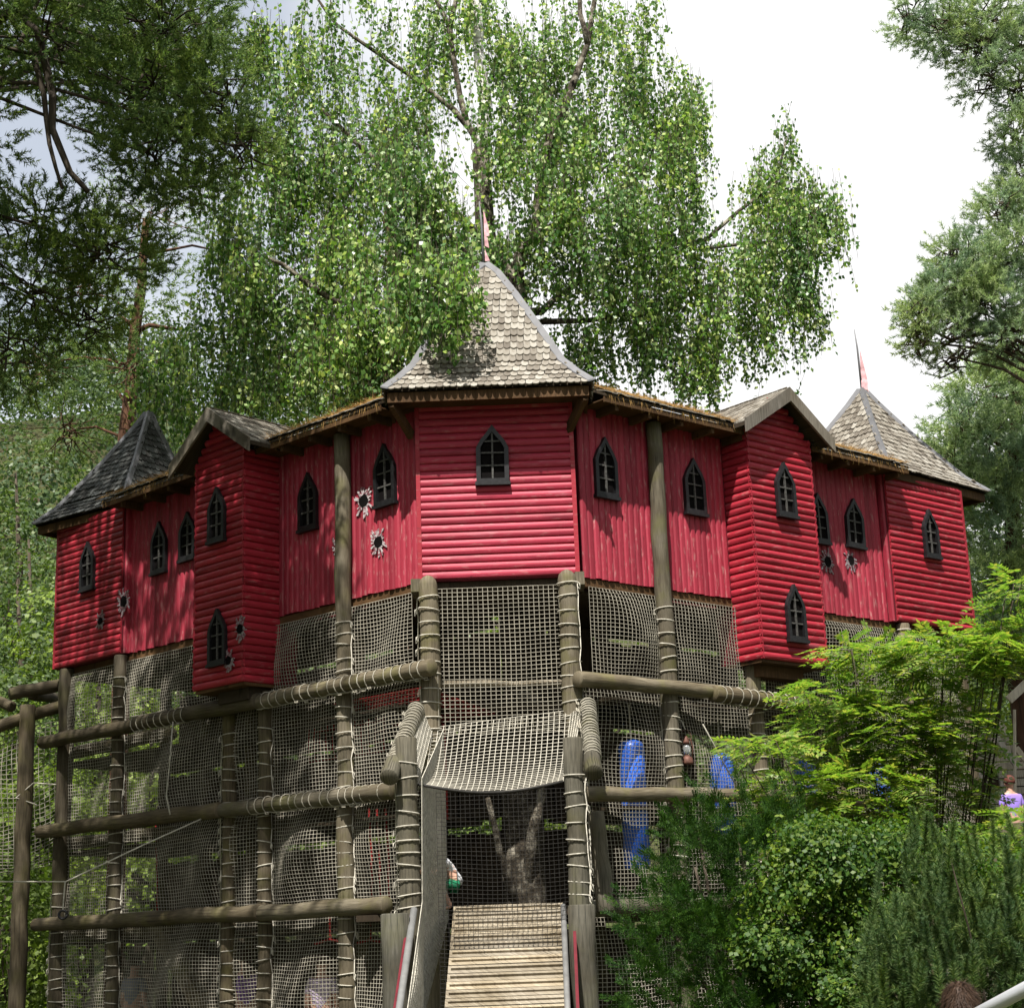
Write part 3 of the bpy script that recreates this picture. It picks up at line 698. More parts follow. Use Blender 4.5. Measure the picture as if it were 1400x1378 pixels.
window(PC, 674, 582, 661, .13, gw, .40)
for px, a, b in ((529, 606, 690), (423, 646, 724)): window(PL, px, a, b, .024, wl, .37)
window(PL, 219, 713, 783, .024, wl2, .36); window(PL, 258, 700, 765, .024, wl2, .36)
for px, a, b in ((298, 666, 740), (299, 832, 908)): window(PL, px, a, b, .585, None, .36)
window(PL, 121, 741, 806, .15, None, .36)
for px, a, b in ((828, 599, 680), (950, 628, 703)): window(PR, px, a, b, .024, wr, .37)
for px, a, b in ((1121, 676, 742), (1169, 683, 748)): window(PR, px, a, b, .024, wr2, .36)
for px, a, b in ((1075, 634, 706), (1089, 800, 876)): window(PR, px, a, b, .452, None, .36)
window(PR, 1274, 698, 762, .15, None, .36)
# cannonball holes painted and splintered round the rim
SPL = plain('splinter_white', (.42, .38, .38), .7, .2, var=.4, sc=30); SPLG = plain('splinter_grey', (.2, .19, .2), .6, .3, var=.5, sc=30)
for M_, pale in ((SPL, (.46, .42, .42)), (SPLG, (.26, .24, .25))):
    for n_ in M_.node_tree.nodes:
        if n_.type == 'VALTORGB':
            n_.color_ramp.elements[0].position = .40; n_.color_ramp.elements[1].position = .55; n_.color_ramp.elements[0].color = (.16, .03, .045, 1); n_.color_ramp.elements[1].color = (*pale, 1)
def hole(P, px, py, off, r, mat):
    u, z = on(px, py, P, off); F = frame(P, u, off, z); m = MB(); n = 24
    for k in range(n):
        a = 2*math.pi*k/n+random.uniform(-.14, .14); ro = r*random.uniform(.45, 1.0)*(1+.40*abs(math.sin(a))); ri = r*.40; w = random.uniform(.06, .2)
        p = [(math.cos(a-w)*ri, .0, math.sin(a-w)*ri), (math.cos(a+w)*ri, .0, math.sin(a+w)*ri), (math.cos(a+.08)*ro, .0, math.sin(a+.08)*ro), (math.cos(a-.08)*ro*.9, .0, math.sin(a-.08)*ro*.9)]
        m.add([(x, .012, z_) for x, y, z_ in p]+[(x, y, z_) for x, y, z_ in p], [(0, 1, 2, 3), (7, 6, 5, 4), (0, 4, 5, 1), (1, 5, 6, 2), (2, 6, 7, 3), (3, 7, 4, 0)])
    h = m.build('splintered_hole', mat, castle, mw=F)
    m = MB(); pts = [(math.cos(2*math.pi*k/14)*r*.47*random.uniform(.85, 1.15), 0, math.sin(2*math.pi*k/14)*r*.47*random.uniform(.85, 1.15)) for k in range(14)]
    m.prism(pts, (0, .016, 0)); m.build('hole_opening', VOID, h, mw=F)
for px, py, r in ((498, 685, .17), (518, 741, .155), (464, 752, .155)): hole(PL, px, py, .026, r, SPL)
for px, py, r in ((138, 849, .12), (170, 822, .17)): hole(PL, px, py, .155, r, SPLG)
hole(PL, 329, 860, .60, .13, SPLG); hole(PL, 313, 903, .60, .12, SPLG)
for px, py, r in ((1131, 768, .15), (1163, 766, .14)): hole(PR, px, py, .026, r, SPLG)

# posts -------------------------------------------------------------------
def post(P, u, off, z0, z1, r, lz=None, mat=None, side=0., rt=False):
    a = W(P, u, off, z0); b = W(P, u, off, z1); p = log('post', a, b, r, r*.94, castle, mat, roundtop=rt)
    if lz: lashing(W(P, u, off, 0), r, lz[0], lz[1], p, side=side)
    return p
post(PL, 1.20, .12, 0, 7.74, .105, (.9, 5.5), LOG, 2.6)
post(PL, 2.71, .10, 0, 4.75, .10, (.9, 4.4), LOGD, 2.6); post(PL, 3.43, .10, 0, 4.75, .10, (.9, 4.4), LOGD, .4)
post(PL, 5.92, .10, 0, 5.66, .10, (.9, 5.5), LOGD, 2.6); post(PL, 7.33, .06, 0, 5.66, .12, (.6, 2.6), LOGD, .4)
post(PR, 1.18, .12, 0, 7.74, .105, (2.0, 5.5), LOG, .2); post(PR, 2.70, .10, 0, 4.86, .10, (2, 4.3), LOG, .2)
post(PR, 5.85, .10, 0, 5.66, .10, (2, 5.6), LOG, .2); post(PR, 4.3, .02, 0, 4.4, .09, None, LOGD); post(PR, 7.2, .02, 0, 5.66, .1, None, LOGD)
def vpost(x, yt, Y, z0, r, lz, mat, side=0., rt=True, name='post', zt=None):
    q = at(x, yt, Y); zt = zt or q[2]
    p = log(name, (q[0]-.0, Y, z0), (q[0], Y, zt), r, r*.96, castle, mat, roundtop=rt)
    if lz: lashing((q[0], Y, 0), r, lz[0], min(lz[1], zt-.05), p, side=side)
    return q[0]
XF1 = vpost(585, 800, 18.82, 0, .118, (2.2, 5.6), LOG, .3)
XF2 = vpost(775, 792, 18.82, 0, .118, (2.2, 5.6), LOG, 2.8)
XG1 = vpost(555, 1010, 17.6, 0, .115, (2.0, 3.5), LOGG, -.2, False)
XG2 = vpost(783, 1010, 17.6, 0, .108, (1.9, 3.4), LOGG, 2.8, False)
vpost(540, 1250, 17.15, 0, .15, None, LOGG, 0, False); vpost(795, 1238, 17.15, 0, .14, None, LOGG, 0, False)
# interior posts
for P, us in ((PL, (1.9, 3.6, 5.2, 6.9)), (PR, (1.9, 3.6, 5.2, 6.9))):
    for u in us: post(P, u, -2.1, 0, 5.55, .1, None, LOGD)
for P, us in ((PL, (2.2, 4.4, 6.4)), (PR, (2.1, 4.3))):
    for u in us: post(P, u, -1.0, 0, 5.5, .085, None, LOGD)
# horizontal logs
def hlog(P, pa, pb, off, r, lash=None, mat=None):
    ua, za = on(*pa, P, off); ub, zb = on(*pb, P, off)
    A = W(P, ua, off, za); B = W(P, ub, off, zb); l = log('log_beam', A, B, r, r*.93, castle, mat)
    if lash:
        d = (B-A); Ln = np.linalg.norm(d); lashing(A, r, lash[0]*Ln, lash[1]*Ln, l, step=.15, side=math.pi/2+.2, axis=d, mat=CORD)
    return l
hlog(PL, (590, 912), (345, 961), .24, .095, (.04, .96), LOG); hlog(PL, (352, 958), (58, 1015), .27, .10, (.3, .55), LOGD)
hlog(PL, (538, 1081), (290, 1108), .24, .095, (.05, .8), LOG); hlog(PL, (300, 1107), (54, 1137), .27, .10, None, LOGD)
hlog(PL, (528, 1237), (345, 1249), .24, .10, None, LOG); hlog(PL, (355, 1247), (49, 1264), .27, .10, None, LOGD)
for z in (4.5, 3.2, 1.95):
    log('log_beam', W(PL, 7.7, -.12, z), W(PL, 5.0, -.12, z), .09, .09, castle, LOGD)
    log('log_beam', W(PL, 7.4, -2.1, z), W(PL, .9, -2.1, z), .09, .09, castle, LOGD)
    log('log_beam', W(PR, 7.4, -2.1, z), W(PR, .9, -2.1, z), .09, .09, castle, LOGD)
hlog(PR, (790, 928), (985, 946), .24, .092, None, LOG); hlog(PR, (975, 948), (1150, 969), .30, .10, (.05, .6), LOGD)
hlog(PR, (799, 1085), (1065, 1088), .24, .085, None, LOG); hlog(PR, (1050, 1092), (1210, 1096), .22, .085, None, LOGD)
hlog(PR, (798, 1243), (1200, 1232), .24, .095, None, LOGG)
# gate cross bar
l = log('log_beam', (XF1, 18.98, 4.50), (XF2, 18.98, 4.46), .035, .035, castle, PLANKW)
# descending rail logs at the gate
G1a = at(570, 968, 18.7); G1b = at(532, 1062, 17.35); G2a = at(803, 962, 18.7); G2b = at(812, 1056, 17.35)
for a, b in ((G1a, G1b), (G2a, G2b)):
    l = log('rail_log', a, b, .085, .095, castle, LOGG); d = b-a
    lashing(a, .088, .05, np.linalg.norm(d)*.8, l, step=.065, axis=d, mat=CORD)
q1 = at(815, 1112, 18.2); log('post', q1-[0, 0, .0], [q1[0]+.05, 18.1, 1.9], .085, .10, castle, LOGG, roundtop=False)

# nets --------------------------------------------------------------------
rowsL = [5.58, 4.62, 3.30, 2.06, .0]; rowsR = [5.58, 4.44, 3.19, 1.94, .0]
sd = 1
for P, rows, cols, in ((PL, rowsL, (.05, 1.2, 2.71, 5.92, 7.33)), (PR, rowsR, (.0, 1.18, 2.70, 5.85, 7.2))):
    for j in range(4):
        for i in range(4):
            u0, u1 = cols[i], cols[i+1]; z1, z0 = rows[j], rows[j+1]; o = .05
            if j and i == 0: u0 = -.35
            nn = np.array([P[2][0], P[2][1], 0])
            net('rope_net', W(P, u0+.03, o, z0), W(P, u1-.03, o, z0), W(P, u1-.03, o, z1), W(P, u0+.03, o, z1), castle, (.053 if P is PR else .051), (.0035 if P is PR and j in (1, 2) else .0043), .11, nn, CORD, seed=sd); sd += 1
Z1 = 4.26
net('rope_net', (XF1+.1, 18.86, Z1-.35), (XF2-.1, 18.86, Z1-.35), (XF2-.1, 18.86, 5.58), (XF1+.1, 18.86, 5.58), castle, .056, .0052, .03, (0, -1, 0), CORD, seed=77, droop=.01)
# sagging canopy over the gate
cfr = at(572, 1072, 17.62); cfl = at(770, 1068, 17.62); fa = [XF1+.02, 18.78, Z1-.28]; fb = [XF2-.02, 18.78, Z1-.14]
def canopy(B, u, v):
    B[..., 2] -= .14*np.sin(np.pi*u)*np.sin(np.pi*(v*.5+.0))*0+.10*np.sin(np.pi*u)*(1-v)+.16*np.sin(np.pi*v)*(1-.3*np.sin(np.pi*u)); return B
net('rope_net', cfr, cfl, fb, fa, castle, .060, .0056, .015, (0, 0, 1), ROPE, seed=5, droop=.01, shape=canopy)
pts = [np.array(cfr)*(1-t)+np.array(cfl)*t-[0, 0, .10*math.sin(math.pi*t)] for t in np.linspace(0, 1, 15)]
m = MB(); m.tube(pts, .017, 6); m.build('hem_rope', BLKCORD, castle, True)
# side wings of canopy, wrapped up to the rail logs
net('rope_net', cfr, cfr+np.array([-.12, .0, .25]), G1a+np.array([.05, 0, .0]), fa, castle, .05, .006, .01, None, ROPE, seed=6, droop=.005)
net('rope_net', cfl, cfl+np.array([.10, .0, .2]), G2a+np.array([-.05, 0, .0]), fb, castle, .05, .006, .01, None, ROPE, seed=8, droop=.005)
# hanging side net left of the ramp and a thin dark curtain
net('rope_net', (XG1+.12, 17.5, .9), (XF1+.14, 18.75, 1.9), (XF1+.14, 18.75, 3.95), (XG1+.16, 17.55, 3.3), castle, .05, .0065, .03, None, ROPE, seed=9)
net('rope_net', (XG1+.14, 15.6, .3), (XG1+.14, 17.5, 1.1), (XG1+.14, 17.5, 2.05), (XG1+.10, 15.6, 1.05), castle, .05, .0065, .03, None, ROPE, seed=10)
net('curtain_net', (XG1+.3, 17.62, .9), (XG2-.1, 17.62, .9), (XG2-.1, 17.62, cfl[2]-.07), (XG1+.3, 17.62, cfl[2]-.07), castle, .05, .0028, .02, (0, -1, 0), BLKCORD, seed=12)

# ------------------------------------------------------------------ ramp
ramp = thing('entrance_ramp', 'pale plank ramp with cross battens leading up to the net-covered gate', 'ramp', (-.2, 15.5, 0))
rA = np.array([-.20, 18.45, 2.0]); rB = np.array([-.25, 14.85, .04]); rd = (rB-rA); rl = np.linalg.norm(rd); rd /= rl
rn = np.cross(np.array([1., 0, 0]), rd); rn = rn if rn[2] > 0 else -rn
k = 0; s = 0.0
while s < rl-.15:
    w = .145; c = rA+rd*(s+w/2); hw = .585+.02*s*.3
    m = MB(); m.bar(c-[hw, 0, 0]+rn*random.uniform(-.004, .004), c+[hw, 0, 0]+rn*random.uniform(-.004, .004), w, .035, up=rn); m.build('plank', PLANKW, ramp)
    if k % 1 == 0:
        c2 = c+rn*.030; m = MB(); m.bar(c2-[hw-.03, 0, 0], c2+[hw-.03, 0, 0], .035, .024, up=rn); m.build('batten', PLANKW, ramp)
    s += w+.012; k += 1
for sx in (-.5, .5):
    m = MB(); m.bar(rA+[sx, 0, -.12], rB+[sx, 0, -.12], .08, .16); m.build('stringer', LOGG, ramp)
hl0 = at(566, 1243, 17.35); hl1 = at(546, 1378, 16.1); dv = (hl1-hl0)
m = MB(); m.tube([hl0, hl0+dv, hl0+dv*2.0], .036, 10); m.build('handrail', GREYP, ramp, True)
m = MB(); m.bar(hl0+[-.05, .05, -.12], hl0+dv*2+[-.05, .05, -.12], .03, .17); m.build('side_board', RED_D, ramp)
hr0 = at(770, 1238, 17.9); hr1 = at(776, 1378, 16.4); dv = hr1-hr0
m = MB(); m.tube([hr0, hr0+dv, hr0+dv*2.0], .030, 10); m.build('handrail', GREYP, ramp, True)
hb = at(786, 1282, 17.0); hb2 = at(790, 1378, 16.4); m = MB(); m.bar(hb, hb+(hb2-hb)*2.2, .03, .2); m.build('side_board', RED_D, ramp)

# ------------------------------------------------------------------ outer climbing frame on the left
fr_l = thing('log_climbing_frame', 'dark log frame with a slack net at the far left of the castle', 'climbing frame', (-7.3, 24, 0))
def f_at(a, b, Ya, Yb, r, name='log_beam', par=fr_l, mat=LOGD): return log(name, at(*a, Ya), at(*b, Yb), r, r, par, mat)
q = at(38, 965, 24.0); log('post', (q[0], 24.0, 0), (q[0], 24.0, q[2]), .12, .11, fr_l, LOGD)
f_at((14, 949), (95, 934), 24, 24.4, .095); f_at((-60, 1012), (92, 963), 23.8, 24.2, .09); f_at((45, 950), (90, 956), 24.3, 26, .08)
f_at((-60, 935), (16, 966), 25, 24.2, .08)
a0 = at(-70, 1010, 24.1); b0 = at(84, 985, 24.1); a1 = at(-70, 1210, 24.1); b1 = at(80, 1180, 24.1)
net('rope_net', a1, b1, b0, a0, fr_l, .07, .0055, .1, (0, -1, 0), CORD, seed=31, droop=.12)
# ------------------------------------------------------------------ loose ropes
def rope(name, pts, r, label, mat=ROPE, parent=None, cat='rope'):
    m = MB(); P_ = [np.array(p) for p in pts]; m.tube(P_, r, 6); o = m.build(name, mat, parent, True)
    if not parent: tag(o, label, cat)
    return o
rope('guy_rope', [at(-20, 1205, 21.0), at(90, 1205, 21.0), at(200, 1153, 21.1), at(305, 1106, 21.4)], .010, 'thin pale rope stretched from the left edge up to the middle log beam')
tr = thing('hanging_ring', 'short cord with a small dark ring hanging from the stretched rope', 'ring', at(86, 1248, 21.0))
m = MB(); m.tube([at(89, 1205, 20.98), at(86, 1243, 20.98)], .009, 6); m.build('cord', ROPE, tr)
c = at(86, 1250, 20.98); m = MB(); m.tube([c+np.array([math.cos(a), 0, math.sin(a)])*.05 for a in np.linspace(0, 2*math.pi, 15)], .016, 6); m.build('ring', FRAME, tr, True)
rope('loose_rope', [W(PL, 4.3, .36, 4.55), W(PL, 4.33, .38, 4.0), W(PL, 4.42, .36, 3.6), W(PL, 4.3, .38, 3.36)], .010, 'slack pale rope dangling from the upper left log beam to the one below')
rope('stay_wire', [at(961, 990, 18.6), at(985, 1035, 18.9), at(1018, 1095, 19.4)], .008, 'thin pale cord running diagonally right of the hanging lantern')
rope('tie_cord', [at(50, 1100, 23.9), at(22, 1090, 23.9), at(46, 1070, 23.9), at(85, 1073, 23.9)], .010, 'knotted white cord across the dark post at far left')
for px, w in ((508, 'leftmost'), (519, 'middle'), (531, 'rightmost')):
    rope('red_climbing_rope', [at(px-4, 1105, 20.0), at(px, 1165, 20.0), at(px+1, 1238, 20.0)], .014, w+' of three orange red ropes hanging behind the net left of the gate', REDROPE)['group'] = 'red ropes behind the net'
rope('red_hanging_rope', [at(606, 990, 19.4), at(609, 1050, 19.4), at(611, 1120, 19.4)], .02, 'red rope hanging behind the gate canopy net', REDROPE)
rope('red_vertical_rope', [at(212, 1110, 23.4), at(214, 1170, 23.4), at(215, 1245, 23.4)], .013, 'thin dull red rope behind the net at lower left', REDROPE)
rn_ = net('red_rope_net', W(PL, 1.7, -.15, 4.50), W(PL, .1, -.15, 4.50), W(PL, .1, -1.3, 4.28), W(PL, 1.7, -1.3, 4.28), None, .09, .012, .05, (0, 0, 1), REDROPE, seed=40)
tag(rn_, 'red rope net stretched flat just under the upper log beam left of the gate', 'net')
rn_ = net('red_rope_net', W(PL, 2.6, -.5, 3.9), W(PL, 1.2, -.5, 3.9), W(PL, 1.2, -.5, 4.4), W(PL, 2.6, -.5, 4.4), None, .12, .009, .05, None, REDROPE, seed=41)
tag(rn_, 'coarse upright red rope net hanging behind the grey net left of the gate', 'net')
for px in (450, 505):
    t = thing('rope_swing_step', ('left' if px < 470 else 'right')+' of two red rope steps hanging below the bottom log beam', 'rope step', at(px, 1290, 20.2), 'red rope steps')
    m = MB(); m.tube([at(px, 1240, 20.2), at(px+2, 1284, 20.2)], .014, 6); m.build('cord', REDROPE, t)
    m = MB(); m.tube([at(px-20, 1290, 20.2), at(px, 1284, 20.2), at(px+20, 1288, 20.2)], .016, 6); m.build('rung', REDROPE, t)
# blue padded tubes behind the right-hand nets
for i, (x, y0, y1, Y, lab) in enumerate(((872, 1012, 1188, 20.6, 'tall blue padded tube hanging behind the net nearest the gate'), (992, 1030, 1140, 21.6, 'blue padded tube behind the net to the right of the hanging lantern'),
                                    (1108, 1040, 1160, 22.3, 'blue padded tube half hidden by the bright green shrub'), (1208, 1045, 1120, 23.2, 'short blue padded tube seen through the shrub under the right tower'))):
    u_, z1_ = on(x, y1, PR, -.36); _, z0_ = on(x, y0, PR, -.36); a = W(PR, u_, -.36, z1_); b = W(PR, u_, -.36, z0_); Y = a[1]; t = thing('padded_tube', lab, 'padded tube', a, 'blue padded tubes')
    m = MB(); m.tube([a, a+[0, 0, .03], [a[0], Y, b[2]-.1], [a[0], Y, b[2]-.03], [a[0], Y, b[2]]], [.12, .155, .155, .13, .06], 16); m.build('padding', BLUE, t, True)
    m = MB(); m.tube([[a[0], Y, b[2]-.02], [a[0], Y, b[2]+.5]], .012, 6); m.build('cord', ROPE, t)
# lantern
lp = at(940, 1045, 19.9); lz = lp[2]
lan = thing('storm_lantern', 'rusty storm lantern hanging in front of the net by the right post', 'lantern', lp)
RUST = plain('rusty_tin', (.11, .05, .035), .6, .3, .3, .4, 30); 
LX, LY = W(PR, 1.42, .12, 0)[:2]; u_, z_ = on(940, 1045, PR, .12); LX, LY = W(PR, u_, .12, 0)[:2]; lz = z_
m = MB(); m.tube([(LX, LY, lz), (LX, LY, lz+.02), (LX, LY, lz+.08), (LX, LY, lz+.10)], [.07, .075, .065, .035], 16); m.build('fuel_tank', RUST, lan, True)
glass = MT('lantern_glass', .1, .5); glass.col((.5, .52, .5)); glass.b.inputs['Transmission Weight'].default_value = .7
m = MB(); m.tube([(LX, LY, lz+.10), (LX, LY, lz+.15), (LX, LY, lz+.20), (LX, LY, lz+.24)], [.035, .05, .045, .03], 16); m.build('glass_chimney', glass.m, lan, True)
m = MB(); m.tube([(LX, LY, lz+.24), (LX, LY, lz+.27), (LX, LY, lz+.30), (LX, LY, lz+.34)], [.045, .04, .03, .015], 14); m.build('cap', RUST, lan, True)
for s in (-1, 1):
    m = MB(); m.tube([(LX+s*.06, LY, lz+.06), (LX+s*.075, LY, lz+.2), (LX+s*.05, LY, lz+.30), (LX, LY, lz+.31)], .008, 6); m.build('side_tube', RUST, lan, True)
m = MB(); m.tube([(LX-.06, LY, lz+.28)]+[(LX-.07*math.cos(a), LY, lz+.29+.12*math.sin(a)) for a in np.linspace(.3, 2.8, 8)]+[(LX+.06, LY, lz+.28)], .004, 5); m.build('bail_handle', RUST, lan)
m = MB(); m.tube([(LX, LY, lz+.41), (LX-.04, LY+.0, lz+.52), (LX-.12, LY, lz+.55)], .009, 6); m.build('hanging_cord', ROPE, lan)
# diagonal inside staircase, lower left
stn = thing('inside_stair', 'worn plank stair slanting down behind the net at lower left', 'stair', W(PL, 4.5, -1.0, 0))
sa = at(205, 1256, 22.6); sb = at(300, 1400, 21.8)
for o in (0, .75):
    m = MB(); m.bar(sa+[0, o, 0], sb+[0, o, -.2], .05, .2); m.build('stringer', LOG, stn)
for k in range(9):
    q = sa+(sb-sa)*(k+.5)/9; m = MB(); m.box(q+[-.12, 0, -.02], q+[.12, .75, .02]); m.build('tread', LOG, stn)
# ------------------------------------------------------------------ people
SKIN = plain('skin', (.55, .32, .23), .5, .3, var=.08); HAIRB = plain('brown_hair', (.045, .024, .013), .6, .3, var=.4, sc=60); HAIRR = plain('red_brown_hair', (.09, .025, .016), .6, .3, var=.3, sc=60)
def cloth(n, c): return plain(n, c, .85, .1, var=.12, sc=6)
def skinmesh(name, verts, edges, radii, mat, parent, mw=None, sub=2):
    me = bpy.data.meshes.new(name); me.from_pydata([tuple(v) for v in verts], edges, []); me.update()
    o = bpy.data.objects.new(name, me); COL.objects.link(o)
    md = o.modifiers.new('skin', 'SKIN'); md.use_smooth_shade = True
    for i, r in enumerate(radii):
        sv = me.skin_vertices[0].data[i]; rr = r if hasattr(r, '__len__') else (r, r); sv.radius = rr
    me.skin_vertices[0].data[0].use_root = True
    sb = o.modifiers.new('sub', 'SUBSURF'); sb.levels = sub; sb.render_levels = sub
    dg = bpy.context.evaluated_depsgraph_get(); ev = o.evaluated_get(dg); nm = bpy.data.meshes.new_from_object(ev)
    nm.materials.clear(); nm.materials.append(mat); nm.name = name
    nm.polygons.foreach_set('use_smooth', np.ones(len(nm.polygons), bool))
    bpy.data.objects.remove(o, do_unlink=True)
    return part(name, nm, parent, mw)
def ellipsoid(name, c, r, mat, parent, mw, n=14, zcut=-2, yback=None):
    m = MB(); rows = []
    for i in range(n//2+1):
        th = math.pi*i/(n//2); 
        for k in range(n):
            a = 2*math.pi*k/n; p = np.array([math.sin(th)*math.cos(a), math.sin(th)*math.sin(a), max(math.cos(th), zcut)])
            rows.append(np.array(c)+p*np.array(r)*(1+.04*math.sin(5*a+3*th)))
    m.add(rows, [(i*n+k, (i+1)*n+k, (i+1)*n+(k+1) % n, i*n+(k+1) % n) for i in range(n//2) for k in range(n)])
    return m.build(name, mat, parent, True, mw)
def person(label, loc, rz, h, shirt, legs, hair, group=None, crouch=False, armup=False, longhair=False, lean=0., strands=False):
    p = thing('person', label, 'person', loc, group)
    mw = Matrix.Translation(Vector(loc)) @ Matrix.Rotation(rz, 4, 'Z') @ Matrix.Scale(h/1.75, 4)
    V = []; E_ = []; R_ = []
    def j(x, y, z, r, par=None):
        V.append((x, y, z)); R_.append(r)
        if par is not None: E_.append((par, len(V)-1))
        return len(V)-1
    if crouch:  pel = (0, .12, .34); hip = .30
    else: pel = (0, 0, .95)
    L = lean
    if crouch:
        a = j(0, .15, .40, (.15, .13)); b = j(0, 0, .58, (.14, .11), a); c = j(0, -.16, .78, (.17, .12), b); nk = j(0, -.24, .92, .055, c)
    else:
        a = j(0, 0, .95, (.155, .115)); b = j(0, -.3*L, 1.15, (.135, .10), a); c = j(0, -.7*L, 1.38, (.17, .105), b); nk = j(0, -.9*L, 1.50, .055, c)
    nx, ny, nz_ = V[nk]
    h1 = j(nx, ny-.01, nz_+.07, (.07, .08), nk); h2 = j(nx, ny-.015, nz_+.14, (.078, .098), h1); h3 = j(nx, ny, nz_+.22, (.06, .075), h2)
    hd = np.array(V[h2])
    for s in (-1, 1):
        if crouch:
            k1 = j(s*.13, -.02, .42, .08, a); k2 = j(s*.17, -.30, .44, .06, k1); k3 = j(s*.16, -.12, .12, .045, k2); k4 = j(s*.16, -.10, .05, .035, k3); j(s*.17, -.26, .035, (.04, .03), k4)
        else:
            k1 = j(s*.09, 0, .86, .085, a); k2 = j(s*.10, -.02, .48, .058, k1); k3 = j(s*.10, .02, .10, .038, k2); j(s*.11, -.14, .04, (.04, .03), k3)
        cc = np.array(V[c]); s1 = j(cc[0]+s*.17, cc[1], cc[2]+.03, .055, c)
        if crouch or (armup and s > 0):
            s2 = j(cc[0]+s*.20, cc[1]-.18, cc[2]-.16, .042, s1); s3 = j(cc[0]+s*.16, cc[1]-.40, cc[2]-.12, .032, s2)
        else:
            s2 = j(cc[0]+s*.23, cc[1]+.01, cc[2]-.27, .042, s1); s3 = j(cc[0]+s*.22, cc[1]-.09, cc[2]-.50, .030, s2)
        d = np.array(V[s3])-np.array(V[s2]); d /= np.linalg.norm(d); w = np.array(V[s3]); pm = j(*(w+d*.06), (.036, .02), s3)
        sx = np.array([1., 0, 0])
        for f_, ln in ((-1.5, .07), (-.5, .085), (.5, .08), (1.5, .062)):
            q = w+d*.09+sx*f_*.017; e1 = j(*q, .009, pm); e2 = j(*(q+d*ln*.5+[0, -.01, -.008]), .008, e1); j(*(q+d*ln+[0, -.025, -.02]), .007, e2)
        t = w+d*.02+np.array([-s*.03, -.02, 0]); e1 = j(*t, .011, s3); j(*(t+d*.045+[-s*.015, -.012, 0]), .009, e1)
    body = skinmesh('body', V, E_, R_, SKIN, p, mw, 1)
    # face
    ellipsoid('nose', hd+[0, -.112, -.01], (.013, .02, .022), SKIN, body, mw, 8)
    for s in (-1, 1):
        ellipsoid('eye', hd+[s*.032, -.094, .015], (.012, .008, .009), BARW, body, mw, 8); ellipsoid('ear', hd+[s*.085, .0, 0], (.012, .022, .032), SKIN, body, mw, 8)
    ellipsoid('mouth', hd+[0, -.098, -.055], (.024, .008, .006), plain('lips', (.4, .12, .1)), body, mw, 8)
    hr = ellipsoid('hair', hd+[0, .022, .04], (.104, .12, .12), hair, p, mw, 16, -.35)
    if strands:
        N = 2600; d_ = rdir(N); d_[:, 2] = np.abs(d_[:, 2])*1.1-.25; d_ /= np.linalg.norm(d_, axis=1, keepdims=True)
        rt = hd+[0, .022, .04]+d_*[.103, .119, .119]; tg = np.cross(d_, [0, 0, 1.]); cb = np.cross(tg, d_); cb /= np.linalg.norm(cb, axis=1, keepdims=True)+1e-6
        dr = -cb*.8+d_*.35+rng.normal(0, .25, (N, 3)); s_ = np.cross(dr, d_); s_ /= np.linalg.norm(s_, axis=1, keepdims=True)+1e-6
        V_ = np.stack([rt-s_*.0018, rt+s_*.0018, rt+dr*rng.uniform(.03, .055, N)[:, None]], 1).reshape(-1, 3)
        part('hair_strands', mesh_np('hair_strands', V_, [np.arange(len(V_)).reshape(-1, 3)], hair), hr, mw)['kind'] = 'stuff'
    if longhair: ellipsoid('ponytail', hd+[0, .10, -.10], (.06, .05, .15), hair, p, mw, 12)
    # clothes follow the body skeleton
    i0 = lambda k: V[k]
    sv = [V[a], V[b], V[c], (V[nk][0], V[nk][1]+.01, V[nk][2]-.05)]; se = [(0, 1), (1, 2), (2, 3)]; sr = [(.14, .10), (.15, .115), (.185, .12), (.07, .07)]
    for s, off in ((-1, 0), (1, 1)):
        cc = np.array(V[c]); n0 = len(sv); sv.append((cc[0]+s*.17, cc[1], cc[2]+.03)); sr.append(.067); se.append((2, n0))
        ex = (cc[0]+s*.195, cc[1]-.12, cc[2]-.10) if crouch or (armup and s > 0) else (cc[0]+s*.215, cc[1], cc[2]-.17)
        sv.append(ex); sr.append(.062); se.append((n0, n0+1))
    skinmesh('shirt', sv, se, sr, shirt, p, mw, 1)
    lv = [V[a]]; le = []; lr = [(.168, .13)]
    for s in (-1, 1):
        if crouch: pts = [(s*.13, -.02, .42), (s*.16, -.24, .44)]; rs = [.10, .085]
        else: pts = [(s*.09, 0, .86), (s*.10, -.02, .52), (s*.10, .01, .16)]; rs = [.10, .075, .06]
        pr = 0
        for q, r_ in zip(pts, rs): lv.append(q); lr.append(r_); le.append((pr, len(lv)-1)); pr = len(lv)-1
    skinmesh('shorts' if crouch else 'trousers', lv, le, lr, legs, p, mw, 1)
    return p
q = at(628, 1236, 18.9)
person('child crouching in a white shirt and green shorts at the top of the ramp', (q[0]-.05, 18.75, 1.98), math.radians(-75), 1.12, cloth('white_shirt', (.72, .72, .74)), cloth('green_shorts', (.02, .16, .08)), plain('red_cap', (.4, .02, .03)), crouch=True)
q = W(PL, 2.62, -.55, 0); u_ = on(336, 1300, PL, -.55)[0]; q = W(PL, u_, -.55, 0)
person('person in a purple top behind the net between the two lower left posts', tuple(q), math.radians(200), 1.62, cloth('purple_shirt', (.26, .14, .42)), cloth('lilac_trousers', (.40, .32, .5)), HAIRB, longhair=True)
u_ = on(440, 1310, PL, -.5)[0]; q = W(PL, u_, -.5, 0)
person('person in a pale lilac shirt behind the net under the red rope step', tuple(q), math.radians(160), 1.55, cloth('lilac_shirt', (.55, .45, .58)), cloth('pale_trousers', (.5, .45, .55)), HAIRB)
u_ = on(184, 1320, PL, -1.0)[0]; q = W(PL, u_, -1.0, 0)
